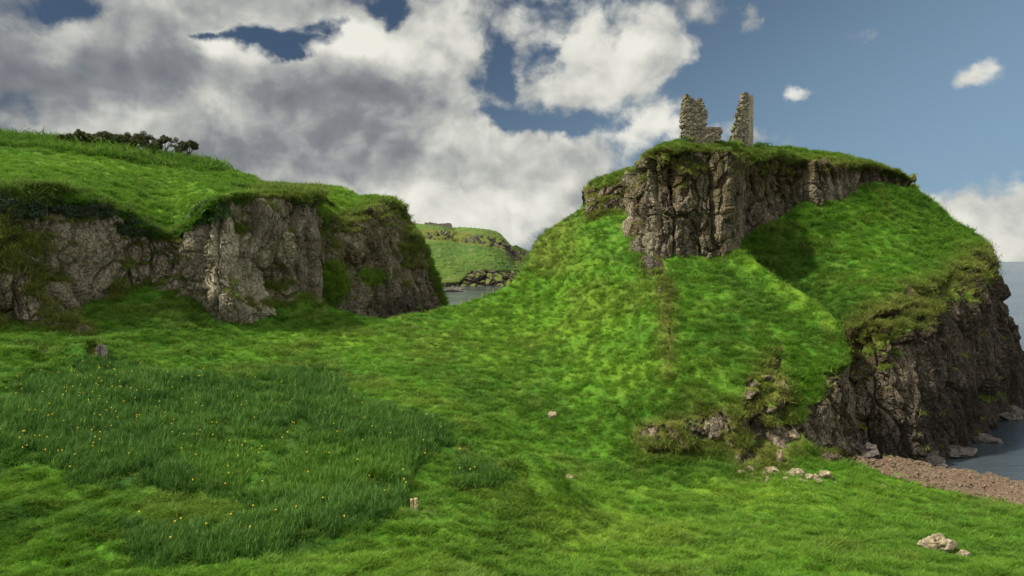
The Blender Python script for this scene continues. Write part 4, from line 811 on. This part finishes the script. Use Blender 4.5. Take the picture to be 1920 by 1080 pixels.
for a_ in ((107, 140, 249, 274, True, 'leftmost sparse skyline tree leaning left'), (136, 162, 246, 274, True, 'thin reddish tree second from left with gaps in its crown'), (158, 180, 256, 277, False, 'low brownish bushy tree third from left'), (169, 211, 247, 279, False, 'dark wedge-topped tree fourth from left on the skyline'),
           (211, 240, 256, 283, False, 'small rounded dark tree between the wedge-topped tree and the widest tree'), (226, 284, 252, 286, False, 'widest dome-shaped dark tree in the middle of the skyline row'), (278, 300, 261, 290, False, 'short tree just right of the widest tree with sky gaps'), (291, 332, 258, 294, True, 'open-crowned tree third from the right with bare forked trunks'),
           (326, 346, 266, 298, True, 'narrow open tree second from the right'), (336, 370, 262, 304, True, 'rightmost tall peaked tree with its crown sloping down to the right')):
    tree(*a_, seed=int(a_[0]))
def shrub(name, px, py, rx, ry, n, label, cat, Q, leaf=.09, depth=.8, seed=1, mat=None, hang=False):
    r = np.random.default_rng(seed); c = surf_at(Q, px, py); k = c[1]/F; V = []; Fc = []; T = []
    for j in range(n):
        a = r.uniform(0, 6.28); q = r.random()**.5; x_, y_ = px+rx*q*math.cos(a), py+ry*q*math.sin(a); s_ = surf_at(Q, x_, y_); rr = r.uniform(.3, .6)
        v, f_, t = leafy(110, rr, leaf, seed*1000+j, .9); off = s_-c+np.array([.2, -.9*depth, .1]); b0 = len(V); V += list(v+off); Fc += [list(ff+b0) for ff in f_]; T += list(t)
    o = link(name, mesh_from(name, V, Fc, mat or ML2, {'tip': T}), None, label, cat); o.location = c; return o
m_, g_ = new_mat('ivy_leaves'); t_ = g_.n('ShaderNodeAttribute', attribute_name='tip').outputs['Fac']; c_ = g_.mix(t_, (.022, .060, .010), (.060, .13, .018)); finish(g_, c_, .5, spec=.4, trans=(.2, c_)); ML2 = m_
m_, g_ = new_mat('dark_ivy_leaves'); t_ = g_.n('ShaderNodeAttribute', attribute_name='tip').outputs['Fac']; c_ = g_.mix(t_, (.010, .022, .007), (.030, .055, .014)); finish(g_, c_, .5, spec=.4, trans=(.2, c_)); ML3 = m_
def hedge():
    r = np.random.default_rng(77); V = []; Fc = []; T = []; c0 = surf_at(QG, 250, 290)
    for j in range(150):
        x = r.uniform(100, 388); y = np.interp(x, [100, 200, 300, 388], [272, 281, 294, 312])+r.uniform(-2, 3); hgt = np.interp(x, [100, 200, 340, 388], [4, 7, 9, 3]); b_ = surf_at(QG, x, y); k = b_[1]/F
        v, f_, t = leafy(90, r.uniform(.35, .6), .10, 5000+j, .8); b0 = len(V); V += list(v+b_-c0+np.array([0, 0, r.uniform(.1, 1)*hgt*k])); Fc += [list(ff+b0) for ff in f_]; T += list(t)
    o = link('hedge', mesh_from('hedge', V, Fc, MTL, {'tip': T}), None, 'low dark scrub hedge running under the skyline trees and tapering down to the right', 'hedge'); o.location = c0
hedge()
QF = [t for t in SCAT if t[0] == 'left_cliff'][0][1]; QC = [t for t in SCAT if t[0] == 'castle_rock'][0][1]
shrub('ivy', 392, 398, 36, 24, 90, 'bright green ivy mound draped over the cliff edge above the pale buttress', 'ivy', QF, seed=2)
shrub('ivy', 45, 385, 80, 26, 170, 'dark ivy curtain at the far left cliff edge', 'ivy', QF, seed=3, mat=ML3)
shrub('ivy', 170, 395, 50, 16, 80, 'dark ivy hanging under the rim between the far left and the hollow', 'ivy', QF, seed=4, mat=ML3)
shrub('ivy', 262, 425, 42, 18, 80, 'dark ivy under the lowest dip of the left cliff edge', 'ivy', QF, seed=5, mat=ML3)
shrub('bush', 1423, 272, 13, 5, 14, 'low round bush right of the tall narrow ruin', 'bush', QC, seed=6)
